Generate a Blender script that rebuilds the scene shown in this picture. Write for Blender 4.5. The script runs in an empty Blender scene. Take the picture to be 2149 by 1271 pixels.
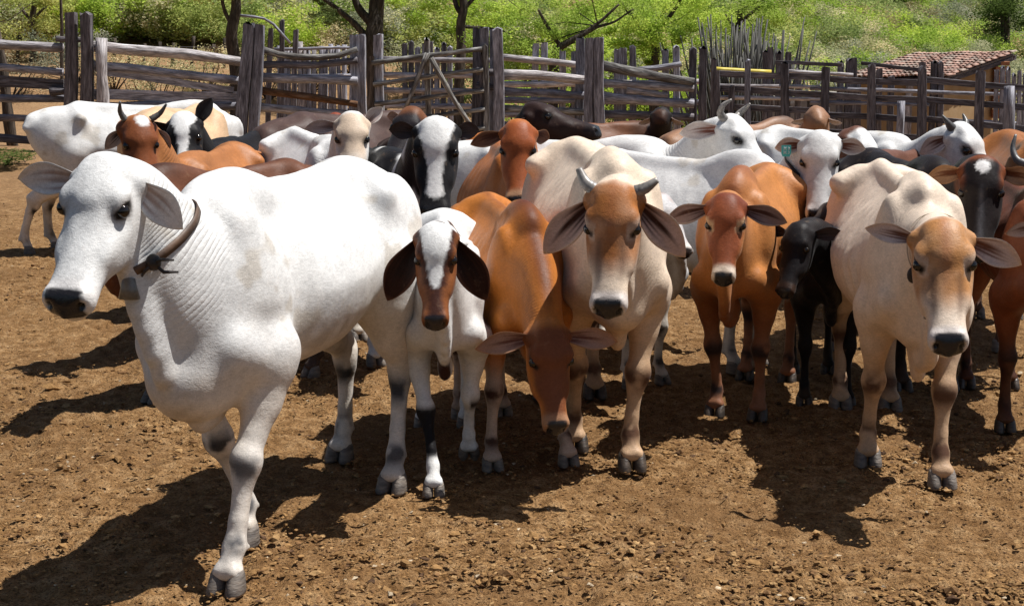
import bpy, bmesh, math, random
import numpy as np

SC = bpy.context.scene
# ----------------------------------------------------------------------------
# camera, sky, sun, exposure
# ----------------------------------------------------------------------------
W_PX, H_PX, F_PX = 2149.0, 1271.0, 3000.0
CAM_Z, PITCH = 1.65, math.atan(510.0 / 3000.0)
cam_d = bpy.data.cameras.new('camera'); cam = bpy.data.objects.new('camera', cam_d); SC.collection.objects.link(cam)
cam.location = (0, 0, CAM_Z); cam.rotation_euler = (math.pi / 2 - PITCH, 0, 0)
cam_d.sensor_width = 36.0; cam_d.lens = F_PX / W_PX * 36.0
cam_d.clip_start = 0.05; cam_d.clip_end = 2000.0
SC.camera = cam

SUN_EL, SUN_AZ = 65.0, 80.0       # azimuth measured from +Y (away from the viewer) towards +X (viewer's right)
w = bpy.data.worlds.new('World'); SC.world = w; w.use_nodes = True
nt = w.node_tree; bg = nt.nodes['Background']
sky = nt.nodes.new('ShaderNodeTexSky'); sky.sky_type = 'NISHITA'; sky.sun_disc = False
sky.sun_elevation = math.radians(SUN_EL); sky.sun_rotation = math.radians(SUN_AZ)
nt.links.new(sky.outputs[0], bg.inputs[0]); bg.inputs[1].default_value = 0.05
sun_d = bpy.data.lights.new('sun', 'SUN'); sun_d.energy = 5.0; sun_d.angle = math.radians(0.5); sun_d.color = (1.0, 0.97, 0.925)
sun = bpy.data.objects.new('sun', sun_d); SC.collection.objects.link(sun)
az, el = math.radians(SUN_AZ), math.radians(SUN_EL)
sv = (math.sin(az) * math.cos(el), math.cos(az) * math.cos(el), math.sin(el))
from mathutils import Vector
sun.rotation_euler = Vector(sv).to_track_quat('Z', 'Y').to_euler()
sun.location = (20, 10, 30)
SC.view_settings.view_transform = 'Standard'; SC.view_settings.look = 'None'
SC.view_settings.exposure = 0.45; SC.view_settings.gamma = 1.0
SC.cycles.max_bounces = 6; SC.cycles.diffuse_bounces = 3; SC.cycles.transparent_max_bounces = 4

def _ray(px, py):
    x = (px - 1074.5) / F_PX; v = -(py - 635.5) / F_PX
    return np.array([x, math.cos(PITCH) + v * math.sin(PITCH), -math.sin(PITCH) + v * math.cos(PITCH)])
def PX(px, py, Y):
    """the point of the scene at distance Y that the photograph shows at this pixel"""
    d = _ray(px, py); return np.array([0, 0, CAM_Z]) + d * (Y / d[1])
def GP(px, py, z=0.0):
    """the point of the ground at this pixel"""
    d = _ray(px, py); return np.array([0, 0, CAM_Z]) + d * ((z - CAM_Z) / d[2])

# ----------------------------------------------------------------------------
# materials
# ----------------------------------------------------------------------------
M = {}
def node_mat(name):
    m = bpy.data.materials.new(name); m.use_nodes = True; M[name] = m
    t = m.node_tree; b = t.nodes['Principled BSDF']
    return m, t, b
def N_(t, typ, **kw):
    n = t.nodes.new(typ)
    for k, v in kw.items(): setattr(n, k, v)
    return n
def noise(t, vec, scale, detail=3, rough=0.55, dist=0.0):
    n = t.nodes.new('ShaderNodeTexNoise'); n.inputs['Scale'].default_value = scale; n.inputs['Detail'].default_value = detail
    n.inputs['Roughness'].default_value = rough; n.inputs['Distortion'].default_value = dist
    if vec is not None: t.links.new(vec, n.inputs['Vector'])
    return n.outputs['Fac']
def ramp(t, fac, stops):
    r = t.nodes.new('ShaderNodeValToRGB'); t.links.new(fac, r.inputs[0])
    e = r.color_ramp.elements
    while len(e) < len(stops): e.new(0.5)
    for i, (p, c) in enumerate(stops):
        e[i].position = p; e[i].color = (*c, 1) if len(c) == 3 else c
    return r.outputs['Color']
def math_(t, op, a, b=None, c=None):
    n = t.nodes.new('ShaderNodeMath'); n.operation = op
    for i, v in enumerate((a, b, c)):
        if v is None: continue
        if isinstance(v, (int, float)): n.inputs[i].default_value = v
        else: t.links.new(v, n.inputs[i])
    return n.outputs[0]
def mixc(t, fac, a, b, mode='MIX'):
    n = t.nodes.new('ShaderNodeMix'); n.data_type = 'RGBA'; n.blend_type = mode
    for i, v in ((0, fac), (6, a), (7, b)):
        if isinstance(v, (int, float)): n.inputs[i].default_value = v
        elif isinstance(v, tuple): n.inputs[i].default_value = (*v, 1)
        else: t.links.new(v, n.inputs[i])
    return n.outputs[2]
def bump(t, height, strength, dist, normal=None):
    n = t.nodes.new('ShaderNodeBump'); n.inputs['Strength'].default_value = strength; n.inputs['Distance'].default_value = dist
    t.links.new(height, n.inputs['Height'])
    if normal is not None: t.links.new(normal, n.inputs['Normal'])
    return n.outputs[0]
def objco(t): return t.nodes.new('ShaderNodeTexCoord').outputs['Object']
def mapping(t, vec, sc):
    n = t.nodes.new('ShaderNodeMapping'); n.inputs['Scale'].default_value = sc; t.links.new(vec, n.inputs[0]); return n.outputs[0]

# short hair over hide
m, t, b = node_mat('coat')
co = objco(t)
at = N_(t, 'ShaderNodeAttribute', attribute_name='Col')
n2 = noise(t, mapping(t, co, (55, 75, 150)), 1.0, 2, 0.6, 0.5); n3 = noise(t, co, 300, 1, 0.6); n4 = noise(t, co, 17, 4, 0.72)
v = math_(t, 'ADD', math_(t, 'MULTIPLY', n2, 0.52), math_(t, 'MULTIPLY', n3, 0.50))
v = math_(t, 'ADD', v, math_(t, 'MULTIPLY', n4, 0.62))
v = math_(t, 'ADD', v, 0.18)
col = mixc(t, 1.0, at.outputs['Color'], v, 'MULTIPLY')
dst = ramp(t, n4, [(0.60, (0, 0, 0)), (0.78, (0.26, 0.26, 0.26))])
col = mixc(t, dst, col, (0.30, 0.20, 0.12))
t.links.new(col, b.inputs['Base Color'])
wet = N_(t, 'ShaderNodeAttribute', attribute_name='wet').outputs['Fac']
t.links.new(math_(t, 'SUBTRACT', math_(t, 'ADD', 0.36, math_(t, 'MULTIPLY', n4, 0.26)), math_(t, 'MULTIPLY', wet, 0.28)), b.inputs['Roughness'])
bw = t.nodes.new('ShaderNodeRGBToBW'); t.links.new(at.outputs['Color'], bw.inputs[0])
sp = math_(t, 'ADD', math_(t, 'MULTIPLY', bw.outputs[0], 0.9), 0.10); sp = math_(t, 'MINIMUM', sp, 0.27)
t.links.new(math_(t, 'ADD', sp, math_(t, 'MULTIPLY', N_(t, 'ShaderNodeAttribute', attribute_name='wet').outputs['Fac'], 0.3)), b.inputs['Specular IOR Level'])
b.inputs['Sheen Weight'].default_value = 0.04; b.inputs['Sheen Roughness'].default_value = 0.4
nk = N_(t, 'ShaderNodeAttribute', attribute_name='neck').outputs['Fac']; nkm = N_(t, 'ShaderNodeAttribute', attribute_name='neckm').outputs['Fac']
ph = math_(t, 'ADD', math_(t, 'MULTIPLY', nk, 110.0), math_(t, 'MULTIPLY', noise(t, co, 5, 1), 10.0))
wv = math_(t, 'MULTIPLY', math_(t, 'POWER', math_(t, 'ABSOLUTE', math_(t, 'SINE', ph)), 0.6), nkm)
hh = math_(t, 'ADD', math_(t, 'MULTIPLY', wv, 0.007), math_(t, 'ADD', math_(t, 'MULTIPLY', n2, 0.0008), math_(t, 'ADD', math_(t, 'MULTIPLY', n4, 0.0030), math_(t, 'MULTIPLY', n3, 0.0008))))
bb = bump(t, hh, 0.8, 1.0)
t.links.new(bb, b.inputs['Normal'])

def simple(name, c1, c2, scale, rough=0.6, bstr=0.2, bdist=0.003, spec=0.4, stretch=(1, 1, 1)):
    m, t, b = node_mat(name); co = mapping(t, objco(t), stretch)
    f = noise(t, co, scale, 4, 0.6)
    t.links.new(ramp(t, f, [(0.32, c1), (0.68, c2)]), b.inputs['Base Color'])
    b.inputs['Roughness'].default_value = rough; b.inputs['Specular IOR Level'].default_value = spec
    t.links.new(bump(t, noise(t, co, scale * 2.5, 3), bstr, bdist), b.inputs['Normal'])
    return m
simple('eye', (0.006, 0.004, 0.003), (0.010, 0.007, 0.005), 30, 0.06, 0.0, 0.001, 0.6)
simple('hoof', (0.07, 0.062, 0.058), (0.24, 0.20, 0.165), 14, 0.55, 0.6, 0.006, 0.35, (1, 1, 4))
simple('dark_hoof', (0.016, 0.014, 0.013), (0.085, 0.062, 0.045), 16, 0.4, 0.5, 0.004, 0.5, (1, 1, 5))
simple('horn', (0.07, 0.065, 0.06), (0.34, 0.31, 0.28), 14, 0.38, 0.4, 0.004, 0.5)
simple('grey_horn', (0.05, 0.048, 0.046), (0.17, 0.16, 0.155), 14, 0.42, 0.4, 0.004, 0.5)
simple('dark_horn', (0.03, 0.028, 0.026), (0.15, 0.14, 0.13), 14, 0.38, 0.4, 0.004, 0.5)
simple('dark_hair', (0.006, 0.005, 0.005), (0.02, 0.016, 0.014), 40, 0.6)
simple('leather', (0.05, 0.028, 0.018), (0.13, 0.075, 0.045), 18, 0.55, 0.4, 0.003)
simple('dark_leather', (0.012, 0.010, 0.009), (0.04, 0.03, 0.026), 18, 0.5, 0.4, 0.003)
simple('bell_metal', (0.10, 0.095, 0.085), (0.26, 0.25, 0.23), 20, 0.42, 0.4, 0.003, 0.6)
simple('pale_rope', (0.42, 0.34, 0.26), (0.55, 0.46, 0.36), 30, 0.8)
simple('tag_plastic', (0.05, 0.42, 0.42), (0.07, 0.50, 0.50), 10, 0.4)
simple('tag_print', (0.75, 0.8, 0.8), (0.8, 0.85, 0.85), 10, 0.4)
# ----------------------------------------------------------------------------
# CATTLE: every animal is grown from its own skeleton as one implicit surface
# ----------------------------------------------------------------------------
f32 = np.float32

def vnoise(P, scale=1.0, seed=0):
    """smooth value noise in [0,1] for an (n,3) array"""
    Q = np.asarray(P, dtype=np.float64) * scale + 31.7 * seed + 1000.0
    I = np.floor(Q).astype(np.int64); Fr = Q - I
    Fr = Fr * Fr * (3 - 2 * Fr)
    def hsh(i, j, k):
        h = (i * 73856093) ^ (j * 19349663) ^ (k * 83492791) ^ (seed * 2654435)
        h = (h ^ (h >> 13)) * 1274126177
        h = (h ^ (h >> 16)) & 0xFFFFF
        return h / float(0xFFFFF)
    r = 0.0
    for a in (0, 1):
        for b in (0, 1):
            for c in (0, 1):
                w = (Fr[:, 0] if a else 1 - Fr[:, 0]) * (Fr[:, 1] if b else 1 - Fr[:, 1]) * (Fr[:, 2] if c else 1 - Fr[:, 2])
                r = r + w * hsh(I[:, 0] + a, I[:, 1] + b, I[:, 2] + c)
    return r

def fbm(P, scale=1.0, seed=0, octv=3):
    r = 0; a = 1.0; t = 0
    for o in range(octv):
        r = r + a * vnoise(P, scale * 2 ** o, seed + o); t += a; a *= 0.5
    return r / t

def sstep(a, b, x):
    t = np.clip((x - a) / (b - a), 0, 1)
    return t * t * (3 - 2 * t)

def unit(v):
    v = np.asarray(v, float); return v / (np.linalg.norm(v) + 1e-12)

def pchip(xs, ys, xq):
    xs = np.asarray(xs, float); ys = np.asarray(ys, float)
    h = np.diff(xs); dl = np.diff(ys) / h
    m = np.zeros(len(xs))
    for i in range(1, len(xs) - 1):
        if dl[i - 1] * dl[i] > 0:
            w1 = 2 * h[i] + h[i - 1]; w2 = h[i] + 2 * h[i - 1]
            m[i] = (w1 + w2) / (w1 / dl[i - 1] + w2 / dl[i])
    m[0] = dl[0]; m[-1] = dl[-1]
    i = np.clip(np.searchsorted(xs, xq) - 1, 0, len(h) - 1)
    t = (xq - xs[i]) / h[i]
    return ((2 * t**3 - 3 * t**2 + 1) * ys[i] + (t**3 - 2 * t**2 + t) * h[i] * m[i]
            + (-2 * t**3 + 3 * t**2) * ys[i + 1] + (t**3 - t**2) * h[i] * m[i + 1])

class Field:
    def __init__(s, lo, hi, h):
        s.h = h; s.lo = np.asarray(lo, float)
        n = [int(math.ceil((hi[i] - lo[i]) / h)) + 1 for i in range(3)]
        s.ax = [(lo[i] + h * np.arange(n[i])).astype(f32) for i in range(3)]
        s.F = np.full(n, 0.4, f32)
    def box(s, lo, hi, pad):
        sl = []
        for i in range(3):
            a = int(np.searchsorted(s.ax[i], lo[i] - pad)); b = int(np.searchsorted(s.ax[i], hi[i] + pad))
            sl.append(slice(max(a, 0), max(b, 0)))
        return tuple(sl)
    def put(s, fn, lo, hi, k=0.03, cut=False):
        sl = s.box(lo, hi, (2.2 if cut else 1.0) * k + 2.5 * s.h)
        if any(q.stop <= q.start for q in sl): return
        x = s.ax[0][sl[0]][:, None, None]; y = s.ax[1][sl[1]][None, :, None]; z = s.ax[2][sl[2]][None, None, :]
        d = fn(x, y, z)
        f = s.F[sl]
        if cut:
            d = -d
            hh = np.maximum(k - np.abs(f - d), 0) / k
            s.F[sl] = np.maximum(f, d) + hh * hh * (k * 0.25)
        else:
            hh = np.maximum(k - np.abs(f - d), 0) / k
            s.F[sl] = np.minimum(f, d) - hh * hh * (k * 0.25)
    def ell(s, c, r, R=None, k=0.03, cut=False):
        c = np.asarray(c, float); r = np.asarray(r, float)
        R = np.eye(3) if R is None else np.asarray(R, float)     # rows = local axes
        ext = np.sqrt(((R * r[:, None]) ** 2).sum(0))
        def fn(x, y, z):
            X = x - f32(c[0]); Y = y - f32(c[1]); Z = z - f32(c[2])
            s1 = 0; s2 = 0
            for i in range(3):
                q = X * f32(R[i, 0]) + Y * f32(R[i, 1]) + Z * f32(R[i, 2])
                q1 = q * f32(1 / r[i]); s1 = s1 + q1 * q1
                q2 = q * f32(1 / r[i] ** 2); s2 = s2 + q2 * q2
            k0 = np.sqrt(s1); k1 = np.sqrt(s2) + f32(1e-6)
            return k0 * (k0 - 1) / k1
        s.put(fn, c - ext, c + ext, k, cut)
    def cone(s, a, b, ra, rb, k=0.03, flat=None, e=1.0):
        a = np.asarray(a, float); b = np.asarray(b, float); ba = b - a; L2 = float(ba @ ba) + 1e-9
        m = max(ra, rb)
        v = None if flat is None else unit(flat)
        def fn(x, y, z):
            X = x - f32(a[0]); Y = y - f32(a[1]); Z = z - f32(a[2])
            t = np.clip((X * f32(ba[0]) + Y * f32(ba[1]) + Z * f32(ba[2])) / f32(L2), 0, 1)
            X = X - t * f32(ba[0]); Y = Y - t * f32(ba[1]); Z = Z - t * f32(ba[2])
            q = X * X + Y * Y + Z * Z
            if v is not None:
                w = X * f32(v[0]) + Y * f32(v[1]) + Z * f32(v[2])
                q = q + w * w * f32(e * e - 1)
            return np.sqrt(q) - (f32(ra) + t * f32(rb - ra))
        s.put(fn, np.minimum(a, b) - m, np.maximum(a, b) + m, k)
    def sample(s, P):
        i = [np.clip(np.rint((P[:, j] - s.lo[j]) / s.h).astype(int), 0, s.F.shape[j] - 1) for j in range(3)]
        return s.F[i[0], i[1], i[2]]
    def mesh(s):
        F = s.F; ins = F < 0
        nx, ny, nz = F.shape
        cnt = np.zeros((nx - 1, ny - 1, nz - 1), np.int8)
        for a in (0, 1):
            for b in (0, 1):
                for c in (0, 1):
                    cnt += ins[a:nx - 1 + a, b:ny - 1 + b, c:nz - 1 + c]
        act = (cnt > 0) & (cnt < 8)
        I = np.argwhere(act); n = len(I)
        idx = np.full(act.shape, -1, np.int32); idx[act] = np.arange(n)
        cor = [(a, b, c) for a in (0, 1) for b in (0, 1) for c in (0, 1)]
        val = np.stack([F[I[:, 0] + a, I[:, 1] + b, I[:, 2] + c] for a, b, c in cor], 1)
        acc = np.zeros((n, 3)); num = np.zeros(n)
        for p in range(8):
            for q in range(p + 1, 8):
                if sum(abs(cor[p][i] - cor[q][i]) for i in range(3)) != 1: continue
                v0 = val[:, p]; v1 = val[:, q]; m = (v0 < 0) != (v1 < 0)
                t = np.where(m, v0 / np.where(m, v0 - v1, 1), 0)
                A = np.array(cor[p], float); B = np.array(cor[q], float)
                acc += m[:, None] * (A + (B - A) * t[:, None]); num += m
        V = s.lo + s.h * (I + acc / num[:, None])
        quads = []
        for ax in range(3):
            o = [(0, 1, 2), (1, 2, 0), (2, 0, 1)][ax]
            sl0 = [slice(None)] * 3; sl1 = [slice(None)] * 3
            sl0[ax] = slice(0, -1); sl1[ax] = slice(1, None)
            a = ins[tuple(sl0)]; b = ins[tuple(sl1)]
            E = np.argwhere(a != b)
            ok = (E[:, o[1]] > 0) & (E[:, o[2]] > 0) & (E[:, o[1]] < F.shape[o[1]] - 1) & (E[:, o[2]] < F.shape[o[2]] - 1)
            E = E[ok]
            def cell(d1, d2):
                C = E.copy(); C[:, o[1]] -= d1; C[:, o[2]] -= d2
                return idx[C[:, 0], C[:, 1], C[:, 2]]
            q = np.stack([cell(1, 1), cell(0, 1), cell(0, 0), cell(1, 0)], 1)
            flip = ~a[E[:, 0], E[:, 1], E[:, 2]]
            q[flip] = q[flip][:, ::-1]
            quads.append(q)
        Q = np.concatenate(quads)
        Q = Q[(Q >= 0).all(1)]
        # two passes of smoothing take the grid out of the surface
        for lam in (0.5, 0.4, -0.4):
            S = np.zeros_like(V); N = np.zeros(n)
            for i in range(4):
                a = Q[:, i]; b = Q[:, (i + 1) % 4]
                for ax in range(3):
                    S[:, ax] += np.bincount(a, V[b, ax], n) + np.bincount(b, V[a, ax], n)
                N += np.bincount(a, minlength=n) + np.bincount(b, minlength=n)
            V = V + lam * (S / np.maximum(N, 1)[:, None] - V)
        return V, Q

def mesh_np(name, V, Q, mat, parent=None, col=None, attrs=None, smooth=True):
    me = bpy.data.meshes.new(name)
    V = np.asarray(V, f32); Q = np.asarray(Q, np.int32)
    me.vertices.add(len(V)); me.vertices.foreach_set('co', V.ravel())
    k = Q.shape[1]
    me.loops.add(Q.size); me.loops.foreach_set('vertex_index', Q.ravel())
    me.polygons.add(len(Q)); me.polygons.foreach_set('loop_start', np.arange(0, Q.size, k, dtype=np.int32))
    me.update(calc_edges=True)
    me.polygons.foreach_set('use_smooth', np.full(len(Q), smooth))
    if col is not None:
        a = me.color_attributes.new('Col', 'FLOAT_COLOR', 'POINT')
        c4 = np.ones((len(V), 4), f32); c4[:, :3] = col
        a.data.foreach_set('color', c4.ravel())
    for nm, v in (attrs or {}).items():
        a = me.attributes.new(nm, 'FLOAT', 'POINT'); a.data.foreach_set('value', np.asarray(v, f32))
    me.materials.append(mat)
    o = bpy.data.objects.new(name, me); SC.collection.objects.link(o)
    if parent is not None: o.parent = parent
    return o

def tube_np(pts, rad, n=8, cap=True, squash=None):
    """closed tube round a polyline; returns V, quads"""
    pts = np.asarray(pts, float); m = len(pts); rad = np.asarray(rad, float) * np.ones(m)
    T = np.gradient(pts, axis=0); T /= np.linalg.norm(T, axis=1)[:, None] + 1e-12
    up = np.array([0, 0, 1.0]) if abs(T[0, 2]) < 0.9 else np.array([1.0, 0, 0])
    V = []
    for i in range(m):
        s_ = unit(np.cross(T[i], up)); u_ = np.cross(s_, T[i]); up = u_
        a = np.arange(n) * 2 * math.pi / n
        V.append(pts[i] + rad[i] * (np.cos(a)[:, None] * s_ + np.sin(a)[:, None] * u_))
    V = np.concatenate(V); Q = []
    for i in range(m - 1):
        for j in range(n):
            Q.append((i * n + j, i * n + (j + 1) % n, (i + 1) * n + (j + 1) % n, (i + 1) * n + j))
    if cap:
        V = np.concatenate([V, pts[:1], pts[-1:]]); a = len(V) - 2; b = a + 1
        for j in range(0, n, 1):
            Q.append((a, (j + 1) % n, j, j)); o_ = (m - 1) * n; Q.append((b, o_ + j, o_ + (j + 1) % n, o_ + (j + 1) % n))
    return V, np.array(Q)

def tris_of(Q):
    """quads with a repeated corner are split off as triangles"""
    return Q

def poly_obj(name, V, faces, mat, parent=None, smooth=True, col=None):
    me = bpy.data.meshes.new(name)
    fs = []
    for f in faces:
        g = []
        for i in f:
            if int(i) not in g: g.append(int(i))
        if len(g) > 2: fs.append(g)
    me.from_pydata([tuple(map(float, v)) for v in V], [], fs); me.update()
    me.polygons.foreach_set('use_smooth', np.full(len(me.polygons), smooth))
    if col is not None:
        a = me.color_attributes.new('Col', 'FLOAT_COLOR', 'POINT')
        c4 = np.ones((len(V), 4), f32); c4[:, :3] = col
        a.data.foreach_set('color', c4.ravel())
    me.materials.append(mat)
    o = bpy.data.objects.new(name, me); SC.collection.objects.link(o)
    if parent is not None: o.parent = parent
    return o

def ear_mesh(L, W, cup=0.5, n=22, m=17, sag=0.0):
    """a cupped leaf: local x along the ear, y across (edges), z = hollow side normal"""
    V = []; uv = []
    for side in (0, 1):
        for i in range(n):
            t = i / (n - 1)
            w = W * 0.5 * (0.30 + 0.70 * math.sin(math.pi * min(1, t * 1.25) * 0.5) ) * max(0.0, 1 - max(0.0, (t - 0.42) / 0.58) ** 1.75) ** 0.78
            w = max(w, 0.0015)
            cpt = cup * (1.25 - 0.85 * t)
            for j in range(m):
                a = -1 + 2 * j / (m - 1)
                ang = a * cpt * 1.5
                rr = w / max(cpt * 1.5, 1e-3)
                y = rr * math.sin(ang) + 0.12 * W * math.sin(math.pi * t) * 0.6
                z = rr * (1 - math.cos(ang)) - sag * t * t * L + 0.05 * W * math.sin(t * 7.0 + a * 1.5) * abs(a) - 0.10 * L * t * t
                th = (0.006 + 0.010 * (1 - t) ** 2) * (1 - abs(a) ** 4 * 0.9)
                V.append((t * L, y, z - (th if side else 0)))
                uv.append((t, a, side))
    Q = []
    N = n * m
    for i in range(n - 1):
        for j in range(m - 1):
            a, b, c, d = i * m + j, i * m + j + 1, (i + 1) * m + j + 1, (i + 1) * m + j
            Q.append((a, d, c, b)); Q.append((a + N, b + N, c + N, d + N))
    for i in range(n - 1):
        for j in (0, m - 1):
            a, d = i * m + j, (i + 1) * m + j
            Q.append((a, a + N, d + N, d) if j == 0 else (a, d, d + N, a + N))
    for j in range(m - 1):
        a, b = (n - 1) * m + j, (n - 1) * m + j + 1
        Q.append((a, a + N, b + N, b))
    return np.array(V), np.array(Q), np.array(uv)

def hoof_mesh(s=1.0):
    """one claw of a cloven hoof, x forward, base at z = 0"""
    rings = []
    n = 12
    for z, x0, x1, w in ((0.0, -0.042, 0.062, 0.029), (0.008, -0.043, 0.064, 0.031), (0.035, -0.040, 0.048, 0.029), (0.06, -0.036, 0.032, 0.027), (0.075, -0.03, 0.02, 0.022)):
        r = []
        for j in range(n):
            a = 2 * math.pi * j / n
            cx = (x0 + x1) / 2; rx = (x1 - x0) / 2
            ca, sa = math.cos(a), math.sin(a)
            r.append((cx + rx * ca, w * (abs(sa) ** 0.8) * (1 if sa >= 0 else -1) * (1 - 0.35 * max(0, ca) ** 3), z))
        rings.append(r)
    V = [p for r in rings for p in r]; Q = []
    for i in range(len(rings) - 1):
        for j in range(n):
            Q.append((i * n + j, i * n + (j + 1) % n, (i + 1) * n + (j + 1) % n, (i + 1) * n + j))
    V.append((0.0, 0, 0.0)); V.append((0, 0, 0.08)); a = len(V) - 2
    for j in range(n):
        Q.append((a, (j + 1) % n, j, j)); o_ = (len(rings) - 1) * n; Q.append((a + 1, o_ + j, o_ + (j + 1) % n, o_ + (j + 1) % n))
    return np.array(V) * s, Q

# head: distance from poll, top, bottom, half width, lower-side narrowing
HEAD = np.array([
    (-0.050, -0.020, -0.075, 0.045, 0.1),
    (-0.030,  0.018, -0.115, 0.076, 0.1),
    ( 0.010,  0.046, -0.160, 0.098, 0.2),
    ( 0.070,  0.058, -0.190, 0.106, 0.3),
    ( 0.140,  0.056, -0.205, 0.112, 0.40),
    ( 0.200,  0.044, -0.207, 0.106, 0.42),
    ( 0.270,  0.026, -0.192, 0.089, 0.40),
    ( 0.340,  0.013, -0.170, 0.080, 0.34),
    ( 0.400,  0.005, -0.150, 0.075, 0.26),
    ( 0.450,  0.001, -0.138, 0.078, 0.20),
    ( 0.490, -0.005, -0.122, 0.081, 0.16),
    ( 0.518, -0.020, -0.110, 0.070, 0.16),
    ( 0.532, -0.042, -0.085, 0.036, 0.1)])
TORSO = np.array([   # x, top, bottom, half width, top narrowing, bottom narrowing
    (-1.420, 1.150, 1.060, 0.040, 0.2, 0.2),
    (-1.390, 1.205, 0.960, 0.095, 0.25, 0.2),
    (-1.320, 1.245, 0.840, 0.160, 0.30, 0.2),
    (-1.180, 1.280, 0.720, 0.205, 0.40, 0.2),
    (-0.980, 1.295, 0.650, 0.236, 0.42, 0.15),
    (-0.780, 1.275, 0.585, 0.272, 0.52, 0.12),
    (-0.550, 1.250, 0.545, 0.302, 0.52, 0.10),
    (-0.320, 1.245, 0.535, 0.285, 0.52, 0.14),
    (-0.120, 1.258, 0.550, 0.236, 0.58, 0.22),
    ( 0.060, 1.265, 0.565, 0.205, 0.50, 0.20),
    ( 0.220, 1.215, 0.590, 0.180, 0.45, 0.25),
    ( 0.330, 1.130, 0.640, 0.140, 0.35, 0.25),
    ( 0.395, 1.040, 0.720, 0.085, 0.30, 0.20),
    ( 0.420, 0.950, 0.820, 0.040, 0.2, 0.2)])

def loft(q, y, z, ST, n=2.3, cfrac=0.45, nt=None, nb=None):
    qs = np.clip(q, ST[0, 0], ST[-1, 0])
    xs = np.linspace(ST[0, 0], ST[-1, 0], 160)
    tab = [pchip(ST[:, 0], ST[:, i], xs).astype(f32) for i in range(1, ST.shape[1])]
    g = lambda i: np.interp(qs, xs, tab[i]).astype(f32)
    top, bot, w = g(0), g(1), g(2)
    zc = bot + (top - bot) * f32(cfrac)
    up = z > zc
    zz = np.where(up, (z - zc) / (top - zc), (zc - z) / (zc - bot))
    nar = np.where(up, nt if nt is not None else g(3), nb if nb is not None else g(ST.shape[1] - 2))
    we = w * (1 - nar * np.clip(zz, 0, 1.1) ** 1.3)
    r = (np.abs(y / we) ** n + np.abs(zz) ** n) ** f32(1 / n)
    m = np.minimum(w, np.where(up, top - zc, zc - bot))
    return (r - 1) * m + np.abs(q - qs)

EYE_D, EYE_Y, EYE_U = 0.172, 0.094, 0.006

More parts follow.
